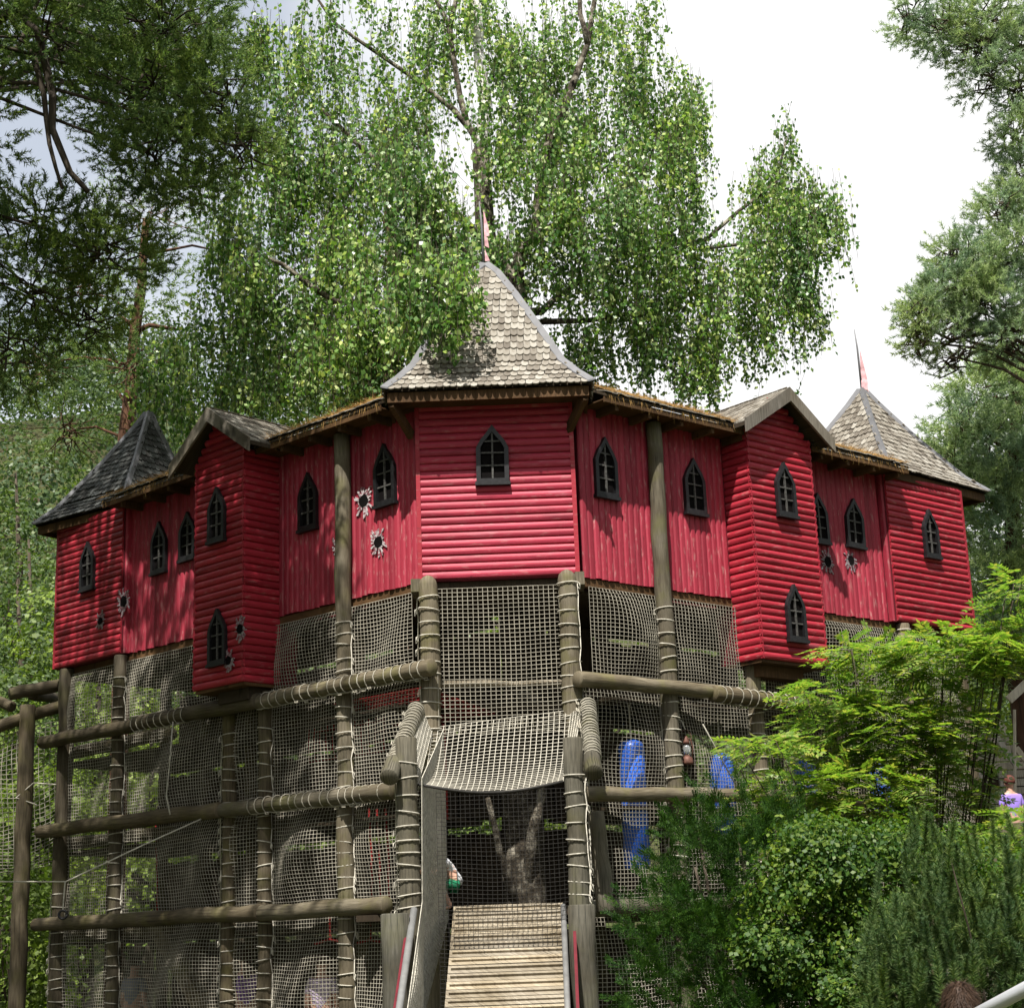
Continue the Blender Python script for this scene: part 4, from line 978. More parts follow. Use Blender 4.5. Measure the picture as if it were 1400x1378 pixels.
person('person in a grey top standing behind the slanting inside stair', tuple(q), math.radians(150), 1.60, cloth('grey_shirt', (.22, .23, .27)), cloth('dark_trousers', (.04, .04, .06)), HAIRB)
qh = at(1380, 1070, 26.5)
person('person in a purple T-shirt with red brown hair beside the pale timber hut', (qh[0], 26.5, qh[2]-1.42), math.radians(195), 1.50, cloth('violet_shirt', (.30, .20, .62)), cloth('blue_trousers', (.05, .08, .2)), HAIRR)
qf = at(1312, 1360, 7.6)
person('person with short brown hair, only the top of the head showing at the lower edge', (qf[0], 7.6, 0), math.radians(180), qf[2]-.0+.02, cloth('blue_shirt', (.1, .16, .3)), cloth('grey_trousers', (.1, .1, .1)), HAIRB, strands=True)

# ------------------------------------------------------------------ pale hut at the right edge
hut = thing('timber_hut', 'pale weathered timber play hut with a dark opening, half hidden by the shrub at right', 'hut', (at(1370, 1100, 28)[0], 28, 0))
def hp(x, y, Y=28.0): return at(x, y, Y)
zb_ = hp(1340, 1135)[2]; x0 = hp(1334, 1100)[0]; x1 = hp(1470, 1100)[0]; zt_ = hp(1345, 985)[2]
m = MB(); m.box((x0+.05, 28.05, zb_), (x1, 30, zt_-.9)); m.build('wall', DARKW, hut)
n = 13
for i in range(n):
    z = zb_+(zt_-zb_)*i/n; xx = x0+max(0, (z-zt_+.9))*.25; xe = x1 if z < zt_-1.0 else min(x1, x0+.2+(zt_-z)*.75+.15)
    if i in (4, 5, 6):
        a = hp(1350, 1075)[0]; b = hp(1367, 1075)[0]
        for c0, c1 in ((xx, a), (b, xe)):
            m = MB(); m.box((c0, 27.98, z+.01), (c1, 28.05, z+(zt_-zb_)/n-.01)); m.build('plank', PALE, hut)
    else:
        m = MB(); m.box((xx, 27.98, z+.01), (xe, 28.05, z+(zt_-zb_)/n-.01)); m.build('plank', PALE, hut)
for a, b, w in (((1379, 957), (1410, 928), .14), ((1366, 985), (1377, 1004), .08), ((1389, 1022), (1412, 1052), .09), ((1345, 982), (1392, 1050), .09)):
    m = MB(); m.bar(hp(*a, 27.8), hp(*b, 27.8), .06, w); m.build('roof_edge_board', PALE, hut)
m = MB(); m.tube([hp(1387, 970, 27.7), hp(1388, 1100, 27.7)], .025, 6); m.build('pole', PALE, hut)
m = MB(); m.box((x0-.3, 25.9, zb_-.25), (x1, 28.0, zb_-.02)); m.build('platform', LOG, hut)
for px in (1320, 1350, 1395):
    q = hp(px, 1135, 26.1); m = MB(); m.box((q[0]-.07, 26.0, 0), (q[0]+.07, 26.15, zb_-.25)); m.build('leg', LOG, hut)
# steel rail at the lower right corner
sr = thing('steel_handrail', 'shiny steel tube rail crossing the lower right corner', 'handrail', (1.2, 6, 0))
a = at(1322, 1394, 6.2); b = at(1412, 1346, 5.9); d = b-a
m = MB(); m.tube([a-d*1.5, b+d*1.5], .024, 16); m.build('rail', STEEL, sr, True)
for t in (-1.4, 2.4):
    q = a+d*t; m = MB(); m.tube([q, [q[0], q[1], 0]], .02, 12); m.build('leg', STEEL, sr, True)

# ------------------------------------------------------------------ big birch in the courtyard
def tree(name, label, cat, base, group=None): return thing(name, label, cat, base, group)
BARKM = (lambda m: (m.col(m.ramp(m.noise(m.coord('Object', (3, 3, 3)), 1.6, 7, .75), [(.36, (.02, .016, .012)), (.5, (.09, .075, .055)), (.6, (.33, .3, .24))])), m.bump(m.noise(m.coord('Object', (6, 6, 2)), 2.0, 6, .7), 1.0, .08), m.m)[2])(MT('rugged_birch_bark', .9, .1))
bt = tree('birch_tree', 'tall weeping birch with white upper stem rising behind the gate spire', 'tree', (.0, 20.7, 0))
B = lambda x, y, Y=24.0: at(x, y, Y)
tb = np.array([.0, 23.3, 0])
limbs('trunk', [([[.02, 20.7, 0], [.0, 20.75, 2.6], [-.02, 21.0, 4.0], [0.03, 22.0, 6], [.05, 23.2, 8], B(700, 420), B(694, 365)], .27, .24), ([[.0, 20.7, 2.0], [.12, 20.4, 2.9], [.28, 20.3, 3.6]], .10, .05), ([[-.1, 20.6, 2.0], [-.3, 20.4, 2.7], [-.42, 20.2, 3.3]], .06, .03), ([B(700, 380), B(665, 330), B(660, 270), B(657, 205)], .17, .13),
                ([B(700, 378), B(716, 342), B(734, 318), B(742, 225), B(753, 185), B(770, 155), B(789, 101), B(803, 60), B(818, -30)], .12, .035),
                ([B(803, 60), B(794, 20), B(790, -40)], .05, .03), ([B(657, 205), B(640, 170), B(627, 130), B(614, 35), B(585, -20)], .06, .03), ([B(614, 38), B(628, -20)], .05, .03),
                ([B(648, 182), B(620, 150), B(593, 129), B(523, 77), B(460, 35), B(435, 0)], .055, .02),
                ([B(660, 330, 23.8), B(620, 288, 23.4), B(540, 240, 23), B(500, 205, 23), B(440, 150, 23)], .07, .03), ([B(690, 400, 23.6), B(640, 350, 23), B(600, 300, 22.6)], .06, .03),
                ([B(690, 395, 23.5), B(560, 420, 22), B(457, 411, 21.5), B(387, 362, 21.5), B(360, 350, 21.5)], .07, .02), ([B(704, 430, 23.8), B(740, 425, 24.3), B(757, 410, 24.6), B(850, 350, 25)], .08, .03),
                ([B(736, 318), B(800, 290, 24.5), B(880, 240, 25), B(900, 190, 25)], .06, .02), ([B(850, 350, 25), B(960, 330, 25.3), B(1060, 250, 25.5), B(1075, 190, 25.5)], .045, .015),
                ([B(960, 340, 25.3), B(1060, 330, 25.5), B(1120, 290, 25.5)], .035, .012), ([B(690, 420, 23.4), B(640, 430, 21.5), B(590, 420, 20.2)], .04, .015), ([B(740, 440, 24), B(860, 430, 25), B(940, 420, 25)], .05, .02)], BARKM, bt)
limbs('white_stem', [([B(657, 207), B(661, 175), B(664, 140), B(660, 115), B(655, 70), B(652, 20), B(640, -40)], .11, .07)], BIRCHB, bt)
cr = Crown(); strands_all = []
#        px   py   rx   ry  Y    depthr strands
blobs = [(655, 150, 50, 50, 23.4, .5, 70), (690, 230, 50, 40, 23.2, .5, 110), (770, 190, 50, 60, 24, .6, 120), (650, 30, 60, 40, 24, .6, 80), (590, 130, 50, 50, 24, .6, 110), (400, 110, 75, 80, 23, 1.2, 300), (470, 60, 90, 50, 24, 1.0, 170), (380, 210, 70, 70, 22.5, 1.0, 260), (480, 210, 90, 60, 23, 1.2, 330), (560, 170, 60, 50, 24, .8, 130),
         (560, 270, 90, 50, 22.5, 1.2, 380), (420, 300, 80, 60, 22.5, 1.2, 260), (600, 60, 60, 60, 24.5, .8, 130), (700, 90, 40, 80, 25, .8, 180), (760, 60, 70, 60, 25, 1, 240), (720, 190, 45, 60, 25, .8, 170),
         (850, 60, 70, 60, 25, 1.2, 260), (900, 130, 60, 70, 25, 1.2, 300), (830, 190, 90, 60, 24.5, 1.2, 380), (930, 200, 45, 80, 25, .9, 220), (800, 280, 90, 60, 24, 1.2, 420), (900, 300, 80, 70, 24.5, 1.2, 380),
         (1065, 215, 32, 45, 25.5, .6, 110), (1060, 290, 60, 60, 25.5, .9, 330), (1120, 300, 32, 50, 25.5, .6, 150), (1100, 370, 35, 60, 25.5, .6, 170), (1030, 380, 50, 60, 25.3, .8, 260), (950, 390, 60, 70, 25, 1, 320),
         (830, 400, 80, 60, 24.5, 1.2, 360), (740, 340, 60, 60, 24, 1, 200), (640, 330, 60, 40, 23, .8, 200), (560, 360, 90, 50, 22.5, 1.1, 300), (460, 380, 80, 50, 22, 1.1, 260), (380, 400, 80, 60, 22.5, 1.2, 260),
         (560, 430, 90, 60, 20.8, .9, 430), (480, 480, 70, 45, 21.2, .9, 300), (592, 395, 45, 30, 19.0, .35, 200), (608, 412, 30, 16, 18.4, .22, 110), (330, 450, 70, 60, 23, 1.2, 260), (420, 500, 90, 45, 22.5, 1, 300), (310, 540, 70, 40, 24.2, 1, 240), (240, 560, 50, 40, 25.5, 1, 150),
         (800, 470, 50, 30, 24.5, .8, 130), (890, 460, 40, 55, 25, .7, 170), (950, 500, 45, 45, 25, .7, 210), (1080, 465, 7, 25, 25.5, .15, 22), (1110, 420, 22, 25, 25.5, .3, 50), (1020, 460, 40, 30, 25.3, .5, 110), (1150, 325, 16, 16, 25.5, .3, 14), (680, 40, 60, 50, 25.5, .8, 120), (540, 20, 90, 30, 24.5, .8, 90), (760, 130, 30, 60, 25.5, .6, 90),
         (1010, 150, 0.1, 0.1, 25, .1, 1), (640, 560-60, 5, 5, 30, .2, 1), (300, 250, 50, 60, 24.5, .8, 120), (300, 350, 60, 60, 24.5, .8, 160), (230, 480, 60, 50, 25.5, .9, 120)]
for (x, y, rx, ry, Y, dr, n) in blobs:
    if y < 200: n = int(n*.9)
    if Y < 21.5: n = int(n*1.3)
    k = Y*1.06/FPX; P_, (V, F) = birch_blob(at(x, y, Y), (rx*k, dr, ry*k), int(n*.68), (.4, min(1.9, .6+ry*k*.8)), .076, .050); cr.add(V, F); strands_all.append(P_)
crown = cr.build('crown', L_BIRCH, bt)
sv, sf = tubes_np(np.concatenate(strands_all)[:, ::3], .0035); tag(part('twigs', mesh_np('twigs', sv, [sf], BARK), bt), kind='stuff')

# ------------------------------------------------------------------ pines
def pine(label, base, trunks, blobs, mat, barkm=PINEB, group='pine trees', K=1.0, needles=40, **kw):
    t = tree('pine_tree', label, 'tree', base, group); lim = list(trunks); c = Crown()
    for (p, r, n, br) in blobs:
        k2 = dict(kw); hi = (p[2]-1.6)/p[1] > .68      # high blobs: fewer, broader needle bundles
        if hi: k2['w'] = kw.get('w', .0045)*2.4
        V, F, (pp, dd, ll) = pine_blob(p, r, int(n*K*(.38 if hi else .85)), needles=needles, **k2); c.add(V, F)
        if br is not None:
            a = np.array(br, float); b = np.array(p, float); mid = (a+b)/2+np.array([0, 0, .1*np.linalg.norm(b-a)])
            lim.append(([a, mid, b], .034, .012))
            for i in range(0, len(pp), max(1, len(pp)//22)):
                q = pp[i]; s_ = b+(q-b)*.15+rng.normal(0, .1, 3); lim.append(([s_, (s_+q)/2+rng.normal(0, .05, 3), q+dd[i]*ll[i]*.3], .014, .005))
    limbs('trunk', lim, barkm, t, 6); c.build('crown', mat, t); return t
def pb(x, y, rx, ry, Y, dr, n, br=None):
    k = Y*1.05/FPX; return (at(x, y, Y), (rx*k, dr, ry*k), n, br)
# near pine, upper left: its trunk stands just outside the left edge and its crown shades that wing
T = np.array([-7.6, 16.5, 0])
bA = [pb(60, 50, 110, 60, 17, 1.2, 260, T+[0, 0, 11]), pb(230, 40, 110, 60, 17.5, 1.2, 200, T+[0, 0, 12]), pb(300, 130, 55, 60, 17.5, .9, 170, T+[0, 0, 12]), pb(200, 130, 90, 60, 17.5, 1, 230, T+[0, 0, 11.5]), pb(215, 215, 85, 50, 17.5, .9, 220, T+[0, 0, 11]),
      pb(330, 205, 50, 30, 17.5, .5, 70, T+[0, 0, 11]), pb(260, 260, 60, 22, 17.5, .5, 70, None), pb(-10, 170, 30, 60, 17, .7, 50, None), pb(60, 310, 110, 45, 18, .9, 220, T+[0, 0, 9.5]), pb(150, 345, 90, 40, 18, .9, 190, T+[0, 0, 9.5]), pb(40, 390, 90, 50, 18, .9, 170, T+[0, 0, 9]),
      pb(20, 480, 60, 70, 18.5, .9, 120, T+[0, 0, 8]), pb(110, 440, 70, 40, 19, .7, 80, T+[0, 0, 9])]
for (x, y, z, r, n) in ((-5.6, 17.5, 14.2, 1.5, 330), (-4.6, 16.0, 13.6, 1.3, 260), (-6.8, 19.6, 14.4, 1.5, 300), (-8.2, 18, 13.5, 1.5, 240), (-5.4, 14.2, 13.8, 1.5, 300), (-7, 16, 15.5, 1.6, 240), (-5.0, 18.8, 15.2, 1.3, 260), (-8.5, 20.5, 15, 1.5, 200), (-4.5, 12.6, 13.4, 1.1, 180), (-6.6, 12.8, 14.5, 1.4, 200), (-7.2, 14.2, 12.6, 1.2, 150), (-3.9, 14.4, 14.4, .9, 130)):
    bA.append(((x, y, z), (r*1.15, r*1.15, r*.7), int(n*1.5), T+[0, 0, z-1]))
for (x, y, Yb, rx, ry, n) in ((170, 60, 22.3, 90, 50, 420), (90, 30, 22.3, 80, 50, 300), (240, 50, 22, 80, 50, 360), (150, 140, 22.5, 80, 50, 220), (240, 150, 21.5, 70, 50, 260), (250, -40, 21.5, 90, 60, 400), (120, -50, 21.5, 110, 60, 400)):
    bA.append(pb(x, y, rx, ry, Yb, 1.3, int(n*.75), T+[1, 3, 12.5]))
for (x, y, z, r, n) in ((-5.6, 19.8, 15.6, 1.4, 380), (-7.6, 21.5, 14.8, 1.4, 300), (-6.4, 14.8, 12.6, 1.2, 260), (-4.6, 17.6, 14.6, 1.1, 260), (-8, 15.5, 14, 1.3, 260), (-6.2, 11.5, 13.6, 1.2, 200)):
    bA.append(((x, y, z), (r*1.2, r*1.2, r*.7), int(n*1.4), T+[0, 0, z-1]))
pine('near pine hanging over the upper left corner with dark needles and bent bare limbs', tuple(T), [([T, T+[.1, 0, 6], T+[0, .1, 12], T+[.2, 0, 16]], .24, .10),
     ([T+[0, 0, 10], at(20, 12, 17), at(50, 45, 17), at(72, 130, 17), at(70, 175, 17), at(95, 235, 17), at(120, 262, 17)], .06, .03), ([at(45, 75, 17), at(60, 130, 17), at(68, 200, 17), at(85, 258, 17)], .04, .02)], bA, L_PINE, BARK, K=1.75, needles=44, w=.0070, L=.26)
# red-barked pine behind the left wing
T2 = np.array([at(172, 600, 29)[0], 29, 0.])
pine('slender pine with reddish bark standing behind the left spire', tuple(T2), [([T2, at(172, 600, 29), at(178, 540, 29), at(184, 460, 29), at(193, 395, 29), at(200, 300, 29)], .17, .07), ([at(182, 455, 29), at(205, 445, 29), at(240, 450, 29)], .06, .03), ([at(178, 560, 29), at(160, 535, 29)], .06, .03), ([at(186, 448, 29), at(160, 430, 29)], .06, .03)],
     [pb(200, 300, 80, 50, 29, 1.5, 160, at(193, 350, 29)), pb(120, 400, 60, 40, 29, 1.2, 110, at(184, 430, 29)), pb(60, 500, 60, 60, 30, 1.2, 120, at(178, 500, 29)), pb(90, 590, 60, 50, 30, 1.2, 110, at(172, 600, 29)), pb(185, 500, 75, 35, 28, 1.0, 130, at(182, 470, 29)), pb(200, 395, 60, 30, 27.8, .8, 110, None), pb(330, 350, 50, 40, 30, 1, 60, at(193, 350, 29))], L_PINE, PINEB, w=.009, nl=.09, L=.4)
# second tall pine seen through the birch
T3 = np.array([at(530, 520, 31)[0], 31, 0.])
pine('tall pine with orange upper bark seen through the birch leaves', tuple(T3), [([T3, at(535, 520, 31), at(540, 380, 31), at(530, 270, 31), at(520, 180, 31)], .22, .10), ([at(536, 330, 31), at(525, 300, 31), at(510, 280, 31)], .06, .03)],
     [pb(520, 180, 80, 50, 31, 1.5, 140, at(530, 250, 31)), pb(600, 340, 60, 60, 31, 1.5, 120, at(538, 360, 31)), pb(470, 340, 60, 60, 31, 1.5, 120, at(538, 360, 31)), pb(430, 470, 90, 60, 31, 1.5, 150, at(538, 460, 31))], L_PINE, PINEB, w=.009, nl=.09, L=.4)
# right-hand pines, trunks just outside the frame
T4 = np.array([at(1455, 600, 24)[0], 24, 0.])
R_ = lambda x, y, rx, ry, n, zb=None: pb(x, y, rx, ry, 24, .9, n, at(1440, y+60, 24))
pine('pale green pine leaning in from the right edge with tiers of needles', tuple(T4), [([T4, at(1455, 600, 24), at(1450, 200, 24), at(1440, -50, 24)], .25, .10), ([at(1450, 75, 24), at(1360, 62, 24), at(1290, 42, 24), at(1240, 20, 24)], .04, .012), ([at(1450, 95, 24), at(1370, 118, 24), at(1330, 125, 24)], .03, .01), ([at(1450, 465, 24), at(1380, 450, 24), at(1300, 465, 24), at(1250, 440, 24)], .05, .015)],
     [R_(1245, 22, 28, 12, 50), R_(1290, 38, 45, 22, 120), R_(1350, 25, 60, 30, 190), R_(1385, 70, 40, 40, 130), R_(1330, 70, 45, 16, 70), R_(1350, 110, 40, 12, 55), R_(1390, 130, 22, 14, 40), R_(1385, 185, 24, 22, 80), R_(1398, 240, 22, 40, 100), R_(1365, 290, 34, 26, 120), R_(1385, 350, 40, 35, 160), R_(1300, 350, 28, 16, 70), R_(1340, 370, 45, 25, 130), R_(1300, 400, 50, 25, 170), R_(1255, 430, 28, 20, 80), R_(1350, 420, 55, 28, 200), R_(1255, 465, 18, 16, 35), R_(1300, 460, 40, 14, 60), R_(1380, 470, 40, 22, 90), R_(1310, 490, 30, 8, 15)], L_PINEL, BARK, K=1.9, w=.0065, nl=.08, L=.26, needles=44)
T5 = np.array([at(1385, 700, 29)[0], 29, 0.])
R2 = lambda x, y, rx, ry, n: pb(x, y, rx, ry, 29, 1.4, n, at(1385, y+30, 29))
pine('dark bushy pine standing behind the right corner tower', tuple(T5), [([T5, at(1387, 900, 29), at(1386, 700, 29), at(1390, 480, 29)], .25, .08)],
     [R2(1385, 480, 30, 30, 120), R2(1350, 540, 50, 30, 190), R2(1395, 560, 40, 40, 180), R2(1310, 590, 30, 18, 60), R2(1350, 620, 60, 35, 260), R2(1400, 650, 40, 40, 180), R2(1340, 680, 60, 30, 220), R2(1380, 740, 60, 40, 260), R2(1350, 800, 50, 40, 200), R2(1400, 830, 40, 50, 180), R2(1300, 640, 40, 30, 100), R2(1350, 880, 60, 50, 200)], L_PINEL, PINEB, K=1.5, w=.010, nl=.11, L=.42, needles=40)

# ------------------------------------------------------------------ woodland behind
def wood_tree(label, x, Y, h, w, kind, n=5200, size=.17, con=False, group='trees on the slope behind the castle'):
    z0 = float(hill(np.array(x), np.array(Y))); t = tree('woodland_tree', label, 'tree', (x, Y, z0), group)
    limbs('trunk', [([(x, Y, z0), (x+.2, Y, z0+h*.5), (x, Y, z0+h*.9)], .02*h, .03)]+[([(x, Y, z0+h*f_), (x+w*.4*math.cos(a), Y+w*.4*math.sin(a), z0+h*(f_+.15))], .07, .02) for f_, a in ((.3, 1), (.4, 3), (.5, 5), (.6, 2), (.45, 4))], BARK, t, 6)
    c = Crown()
    if con:
        for i in range(9):
            f_ = i/9; r = w*(1-f_)*.55+.3; V, F = leaf_blob((x, Y, z0+h*(.22+.75*f_)), (r, r, h*.07), int(n*(1-f_)**1.2/4)+60, size*.8, .5, 22); c.add(V, F)
    else:
        for i in range(9):
            a = i*2.4; rr0 = w*.30*(i > 0); zz = z0+h*(.42+.06*i); k = (1-.045*i)
            V, F = leaf_blob((x+rr0*math.cos(a), Y+rr0*math.sin(a), zz), (w*.30*k, w*.30*k, h*.13), n//9, size, .55, 16); c.add(V, F)
    c.build('crown', L_WOOD[kind], t)
desc = ['mid green broadleaf', 'dull blue green conifer', 'bright yellow green broadleaf']
spots = [(-14.5, 47, 17, 7, 1, 1, 'third from the left on the upper slope'), (-16.8, 46, 15, 7, 0, 0, 'behind the outer climbing frame'), (-10.4, 46, 16.5, 7, 1, 1, 'rising right behind the reddish pine'), (-8.4, 47.5, 16, 7, 0, 0, 'filling the gap left of the birch'), (-13, 43.5, 14, 6, 0, 0, 'standing between the conifers at left'), (-6, 48, 16, 7, 0, 0, 'showing under the birch crown at left'), (-12.5, 55, 17, 8, 1, 1, 'topmost on the slope at left'), (-15.5, 44, 12.5, 7, 1, 1, 'at the far left edge of the slope'), (-12.2, 40, 12, 5.5, 1, 1, 'left of the left spire'), (-9.6, 41, 12.5, 6, 0, 0, 'just above the left spire'), (-7.2, 43, 14, 6, 1, 1, 'behind the left bay gable'),
         (-13.8, 35, 8.0, 5, 2, 0, 'low at the left edge beside the dark post'), (-11, 33.5, 8.5, 4.6, 0, 0, 'behind the left corner tower'), (-5.2, 40, 13, 6, 0, 0, 'between the left bay and the gate tower'), (-3, 44, 13, 6, 1, 1, 'behind the left wing roof'),
         (-1, 38, 9, 5.5, 2, 0, 'seen through the nets under the gate'), (2.2, 40, 9.5, 6, 0, 0, 'behind the right wing under the birch'), (-7.5, 34, 7, 5, 2, 0, 'seen through the nets below the left bay'), (5.5, 40, 10, 6, 0, 0, 'behind the right bay'), (9.2, 38, 11, 5.5, 0, 0, 'behind the right corner tower'),
         (11.5, 36, 11, 6, 1, 1, 'at the right edge behind the hut'), (13, 42, 14.5, 7, 0, 0, 'beyond the pines at the far right'), (-17, 52, 15, 8, 1, 1, 'high on the slope at far left'), (-11.5, 50, 15, 7, 0, 0, 'high on the slope above the left spire'), (-4.5, 34, 7.5, 4.5, 0, 0, 'low behind the left nets'), (8.3, 33, 7.5, 4.5, 2, 0, 'low behind the shrub at right'), (-9.3, 36.5, 10, 4.5, 2, 0, 'pale crown beside the left spire')]
for (x, Y, h, w, k, con, where) in spots: wood_tree(desc[1 if con else k if k != 1 else 0]+' tree '+where, x, Y, h, w, k, 9500 if Y < 45 else 6500, .115 if Y < 45 else .15, bool(con))
c = Crown()  # unseen trees added around the clearing to cut ambient sky light
for (x, y) in ((-13, 20), (-15, 13), (-13.5, 6), (-16, -2), (-8, -15), (1, -18), (9, -15), (16, -4), (17, 6), (18, 15), (-19, 26), (20, 26)):
    H = rng.uniform(15, 19); P_ = np.array([[[x, y, -.2], [x+.2, y, H*.5], [x, y, H*.92]]], float); V, F = tubes_np(P_, np.array([[.3, .2, .05]]), 8); c.add(V, F)
    for k in range(9):
        a = k*2.4; V, F = leaf_blob((x+2.2*math.cos(a)*(k > 0), y+2.2*math.sin(a)*(k > 0), H*(.35+.065*k)), (2.4, 2.4, 2.0), 520, .42, .5, 30); c.add(V, F)
tag(c.build('unseen_added_wood', L_WOOD[0], None), 'unseen wood added round the clearing to dim the sky light', 'wood', kind='stuff')
# far wood on the hill as one mass
N = 720; tx = np.where(rng.random(N) < .82, rng.uniform(-50, 0, N), rng.uniform(0, 50, N)); ty = rng.uniform(56, 128, N); tz = hill(tx, ty); c = Crown(); per = 190
i = np.repeat(np.arange(N), per); hh = np.where(tx > 0, rng.uniform(3, 5, N), rng.uniform(6, 11, N)); d = rdir(len(i)); p = np.stack([tx, ty, tz+hh*.5], 1)[i]+d*np.stack([hh*.33, hh*.33, hh*.5], 1)[i]*rng.random(len(i))[:, None]**.4
V, F = diamonds(p, np.cross(d, rdir(len(i))), d, rng.uniform(.18, .38, len(i)), .23); c.add(V, F)
tag(c.build('wooded_hill', L_WOOD[1], None), 'far wood covering the hillside beyond the castle', 'wood', kind='stuff')

# ------------------------------------------------------------------ shrubs in front
def stems(base, tips, r0, r1, mat, parent, name='stem'):
    b = np.array(base, float); limbs(name, [([b+rng.normal(0, .06, 3)*[1, 1, 0], (b+np.array(t))/2+rng.normal(0, .05, 3)+[0, 0, .05], t] , r0, r1) for t in tips], mat, parent, 6)
# bright pinnate shrub
sh = thing('pinnate_shrub', 'bright yellow green shrub with feathery divided leaves in front of the right tower', 'shrub', (3.4, 14.2, 0))
tips = []; cc = Crown()
pbl = [(1290, 900, 70, 35), (1350, 895, 50, 30), (1200, 920, 50, 40), (1140, 1000, 60, 45), (1220, 1000, 80, 60), (1295, 1000, 55, 60), (1380, 880, 40, 35), (1090, 1085, 60, 35), (1180, 1090, 80, 50), (1280, 1090, 70, 55), (1050, 1020, 40, 12), (1120, 950, 40, 18), (1080, 1130, 60, 25), (1180, 1160, 70, 40), (1390, 1140, 40, 30), (1165, 890, 40, 12), (1370, 1180, 50, 30), (1395, 800, 18, 22), (1300, 870, 60, 10), (1010, 1020, 20, 5), (1385, 820, 20, 12)]
for (x, y, rx, ry) in pbl:
    Yb = 14.2+rng.uniform(-.5, .4); k = Yb/FPX; c = at(x, y, Yb); r = np.array([rx*k, .45, ry*k]); n = int(rx*ry*.075)+12
    p, d = in_ell(n, c, r, .3); tips += [tuple(c), tuple(p[0])]
    dr = d*[1, 1, .3]+rng.normal(0, .35, (n, 3)); dr[:, 2] = dr[:, 2]*.4+.05; dr /= np.linalg.norm(dr, axis=1, keepdims=True)
    Ln = rng.uniform(.14, .28, n); m_ = 15; t = np.linspace(.18, 1, 7); i = np.repeat(np.arange(n), m_)
    tt = np.tile(np.concatenate([t, t, [1.0]]), n); sd_ = np.tile(np.array([1]*7+[-1]*7+[0]), n)
    up = np.array([0, 0, 1.])+rng.normal(0, .25, (n, 3)); sideV = np.cross(dr, up); sideV /= np.linalg.norm(sideV, axis=1, keepdims=True)
    b = p[i]+dr[i]*(Ln[i]*tt)[:, None]; b[:, 2] -= (tt**2)*Ln[i]*.25
    ld = sideV[i]*sd_[:, None]+dr[i]*np.where(sd_ == 0, 1, .55)[:, None]; ld[:, 2] -= .15
    nr = np.cross(sideV, dr)[i]+rng.normal(0, .15, (len(i), 3))
    V, F = diamonds(b, ld, nr, rng.uniform(.05, .078, len(i)), .028); cc.add(V, F)
cc.build('crown', L_BUSH, sh); stems((3.4, 14.9, 0), tips, .014, .004, BARK, sh)
# yew
def yew(label, base, bl, n_k=1.0):
    t = thing('yew_bush', label, 'bush', base, 'evergreen bushes'); c = Crown(); tips = []
    for (x, y, rx, ry, Yb) in bl:
        k = Yb/FPX; p0 = at(x, y, Yb); r = np.array([rx*k, .42, ry*k]); tips += [tuple(p0)]
        npl = int(rx*ry*.0105*n_k)+6; pp, pd = in_ell(npl, p0, r, .3)
        pd = pd*[1, 1, .5]+[-.25, -.25, .75]+rng.normal(0, .35, (npl, 3)); pd /= np.linalg.norm(pd, axis=1, keepdims=True); pl = rng.uniform(.18, .42, npl)
        ns = 14; ii = np.repeat(np.arange(npl), ns); st = np.tile(np.linspace(0, 1, ns), npl)
        q = rdir(len(ii)); q -= pd[ii]*np.sum(q*pd[ii], 1, keepdims=True); q /= np.linalg.norm(q, axis=1, keepdims=True)
        p = pp[ii]+pd[ii]*(pl[ii]*st)[:, None]; dr = pd[ii]*.8+q*(.9*(1-st*.75))[:, None]; dr[:, 2] -= .05; dr /= np.linalg.norm(dr, axis=1, keepdims=True)
        Ln = pl[ii]*.38*(1.15-st)*rng.uniform(.7, 1.2, len(ii))+.03; m_ = 18; n = len(p)
        i = np.repeat(np.arange(n), m_); tt = np.tile(np.repeat(np.linspace(.05, 1, m_//2), 2), n); s_ = np.tile(np.array([1, -1]*(m_//2)), n)
        sv = np.cross(dr, rdir(n)); sv /= np.linalg.norm(sv, axis=1, keepdims=True)
        b = p[i]+dr[i]*(Ln[i]*tt)[:, None]; ld = sv[i]*s_[:, None]+dr[i]*.6+rng.normal(0, .12, (len(i), 3))
        V, F = diamonds(b, ld, np.cross(sv, dr)[i], rng.uniform(.018, .030, len(i)), .0072); c.add(V, F)
    c.build('crown', L_YEW, t); stems(base, tips, .03, .01, BARK, t)
yew('dark green yew bush in front of the nets right of the ramp', (1.7, 12.4, 0), [(950, 1185, 45, 40, 12.4), (1010, 1150, 60, 45, 12.4), (915, 1265, 50, 40, 12.2), (990, 1240, 80, 60, 12.2), (1060, 1200, 50, 55, 12.4), (1050, 1280, 60, 60, 12.2), (1000, 1330, 90, 60, 12), (900, 1345, 45, 35, 12), (1060, 1370, 60, 50, 12), (955, 1140, 25, 15, 12.4), (1060, 1130, 40, 20, 12.5), (1000, 1420, 110, 50, 11.8)])
# leafy shrub between
ls = thing('leafy_shrub', 'mid green small-leaved shrub between the dark yew and the upright pine shoots', 'shrub', (2.6, 12.6, 0)); c = Crown(); tips = []
for (x, y, rx, ry) in ((1140, 1180, 60, 50), (1200, 1230, 60, 50), (1160, 1290, 60, 50), (1230, 1160, 50, 40), (1150, 1360, 70, 40), (1220, 1320, 50, 50), (1090, 1210, 60, 60), (1060, 1310, 60, 50), (1110, 1150, 60, 30), (1190, 1410, 80, 40), (1290, 1180, 60, 50), (1370, 1220, 50, 50)):
    k = 11.7/FPX; V, F = leaf_blob(at(x, y, 11.7), (rx*k, .35, ry*k), int(rx*ry*1.3), .034, .4, int(rx*ry/60)); c.add(V, F); tips.append(tuple(at(x, y, 11.7)))
c.build('crown', L_MID, ls); stems((2.6, 12.6, 0), tips, .02, .008, BARK, ls)
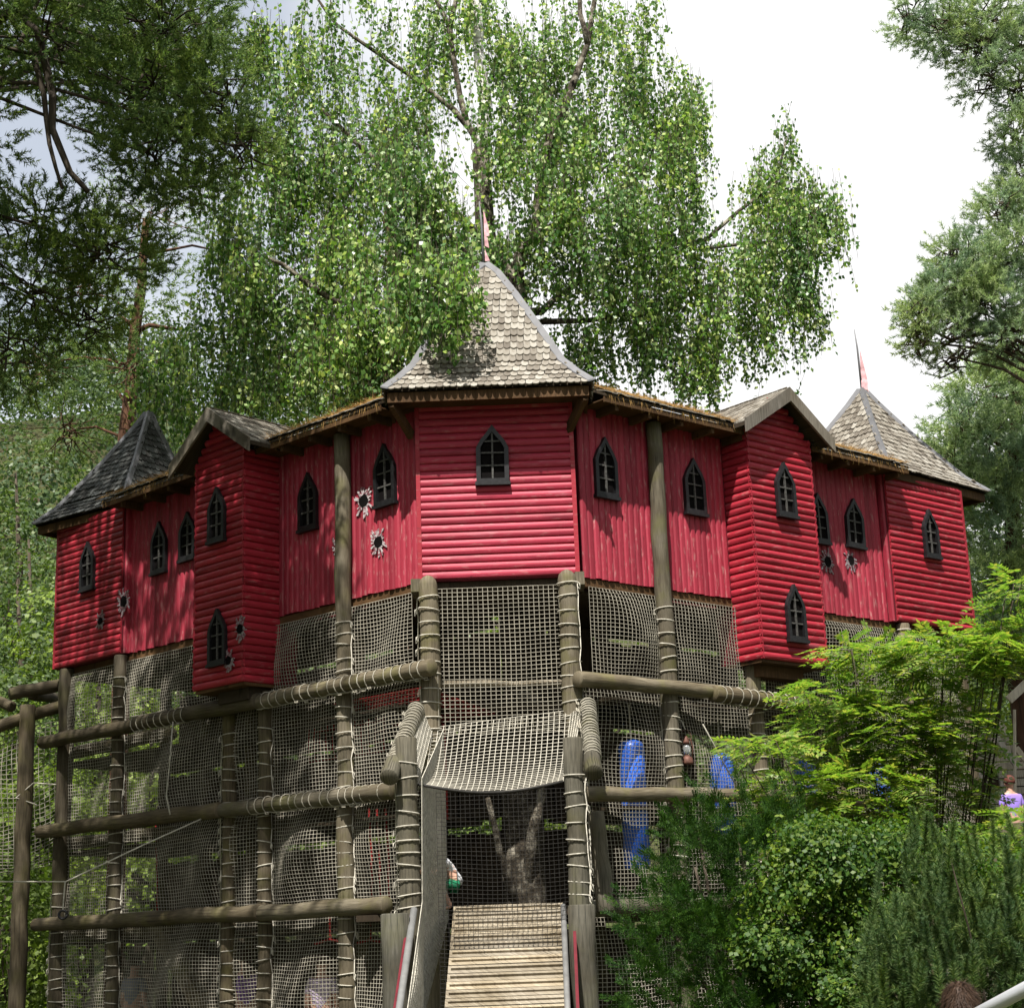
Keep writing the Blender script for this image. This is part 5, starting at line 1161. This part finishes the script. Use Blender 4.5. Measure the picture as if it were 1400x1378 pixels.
# mugo pine with upright shoots
mg = thing('dwarf_pine', 'blue green dwarf pine with many upright candle shoots at the lower right', 'bush', (2.9, 10.6, 0)); c = Crown(); tips = []
sh_p = []
for k in range(230):
    x = rng.uniform(1185, 1420); top = 1085+abs(rng.normal(0, 75))+max(0, (1250-x))*1.3; y = top+rng.random()**1.2*290
    if y > 1440: continue
    sh_p.append((x, y))
for k_, (x, y) in enumerate(sh_p):
    Yb = 10.6+rng.uniform(-.5, .5); tp = at(x, y, Yb); ln = rng.uniform(.12, .32); dr = np.array([rng.normal(0, .26), rng.normal(0, .26), 1.]); dr /= np.linalg.norm(dr); bs = tp-dr*ln
    n = int(520*ln/.3); t = rng.random(n)**.8; q = rdir(n); q -= dr*(q@dr)[:, None]; q /= np.linalg.norm(q, axis=1, keepdims=True)
    nd = q*1.0+dr*rng.uniform(.3, .9, n)[:, None]; nd /= np.linalg.norm(nd, axis=1, keepdims=True); b = bs+dr*(ln*t)[:, None]; s_ = np.cross(nd, rdir(n))*.0028
    V = np.stack([b-s_, b+s_, b+nd*(rng.uniform(.032, .055, n)*(1.15-.5*t))[:, None]], 1).reshape(-1, 3); c.add(V, np.arange(len(V)).reshape(-1, 3)); 
    if k_ % 22 == 0: tips.append(tuple(tp-dr*.06))
V, F, _ = pine_blob(at(1310, 1330, 11.0), (.62, .4, .5), 2200, .12, 40, .045, .0026); c.add(V, F)
c.build('crown', L_MUGO, mg); stems((2.9, 10.8, 0), tips, .012, .004, BARK, mg)
# bright shrubs low at the far left, behind the outer frame
for (x, y, rx, ry, Yb, lab) in ((30, 1290, 70, 130, 27, 'sunlit green shrub low behind the dark post at far left'), (330, 1110, 80, 60, 32, 'leafy shrub glimpsed through the left nets below the bay'), (60, 1120, 60, 60, 29, 'leafy shrub behind the slack net at far left'), (640, 1160, 40, 60, 30, 'green shrub glimpsed through the gate opening')):
    p0 = at(x, y, Yb); t = thing('background_shrub', lab, 'shrub', (p0[0], Yb, 0), 'shrubs behind the castle'); k = Yb/FPX; c = Crown()
    V, F = leaf_blob(p0, (rx*k, .8, ry*k), 4200, .10, .4, 80); c.add(V, F); c.build('crown', L_WOOD[2], t); stems((p0[0], Yb, 0), [tuple(p0+rng.normal(0, .4, 3)) for _ in range(7)], .03, .01, BARK, t)
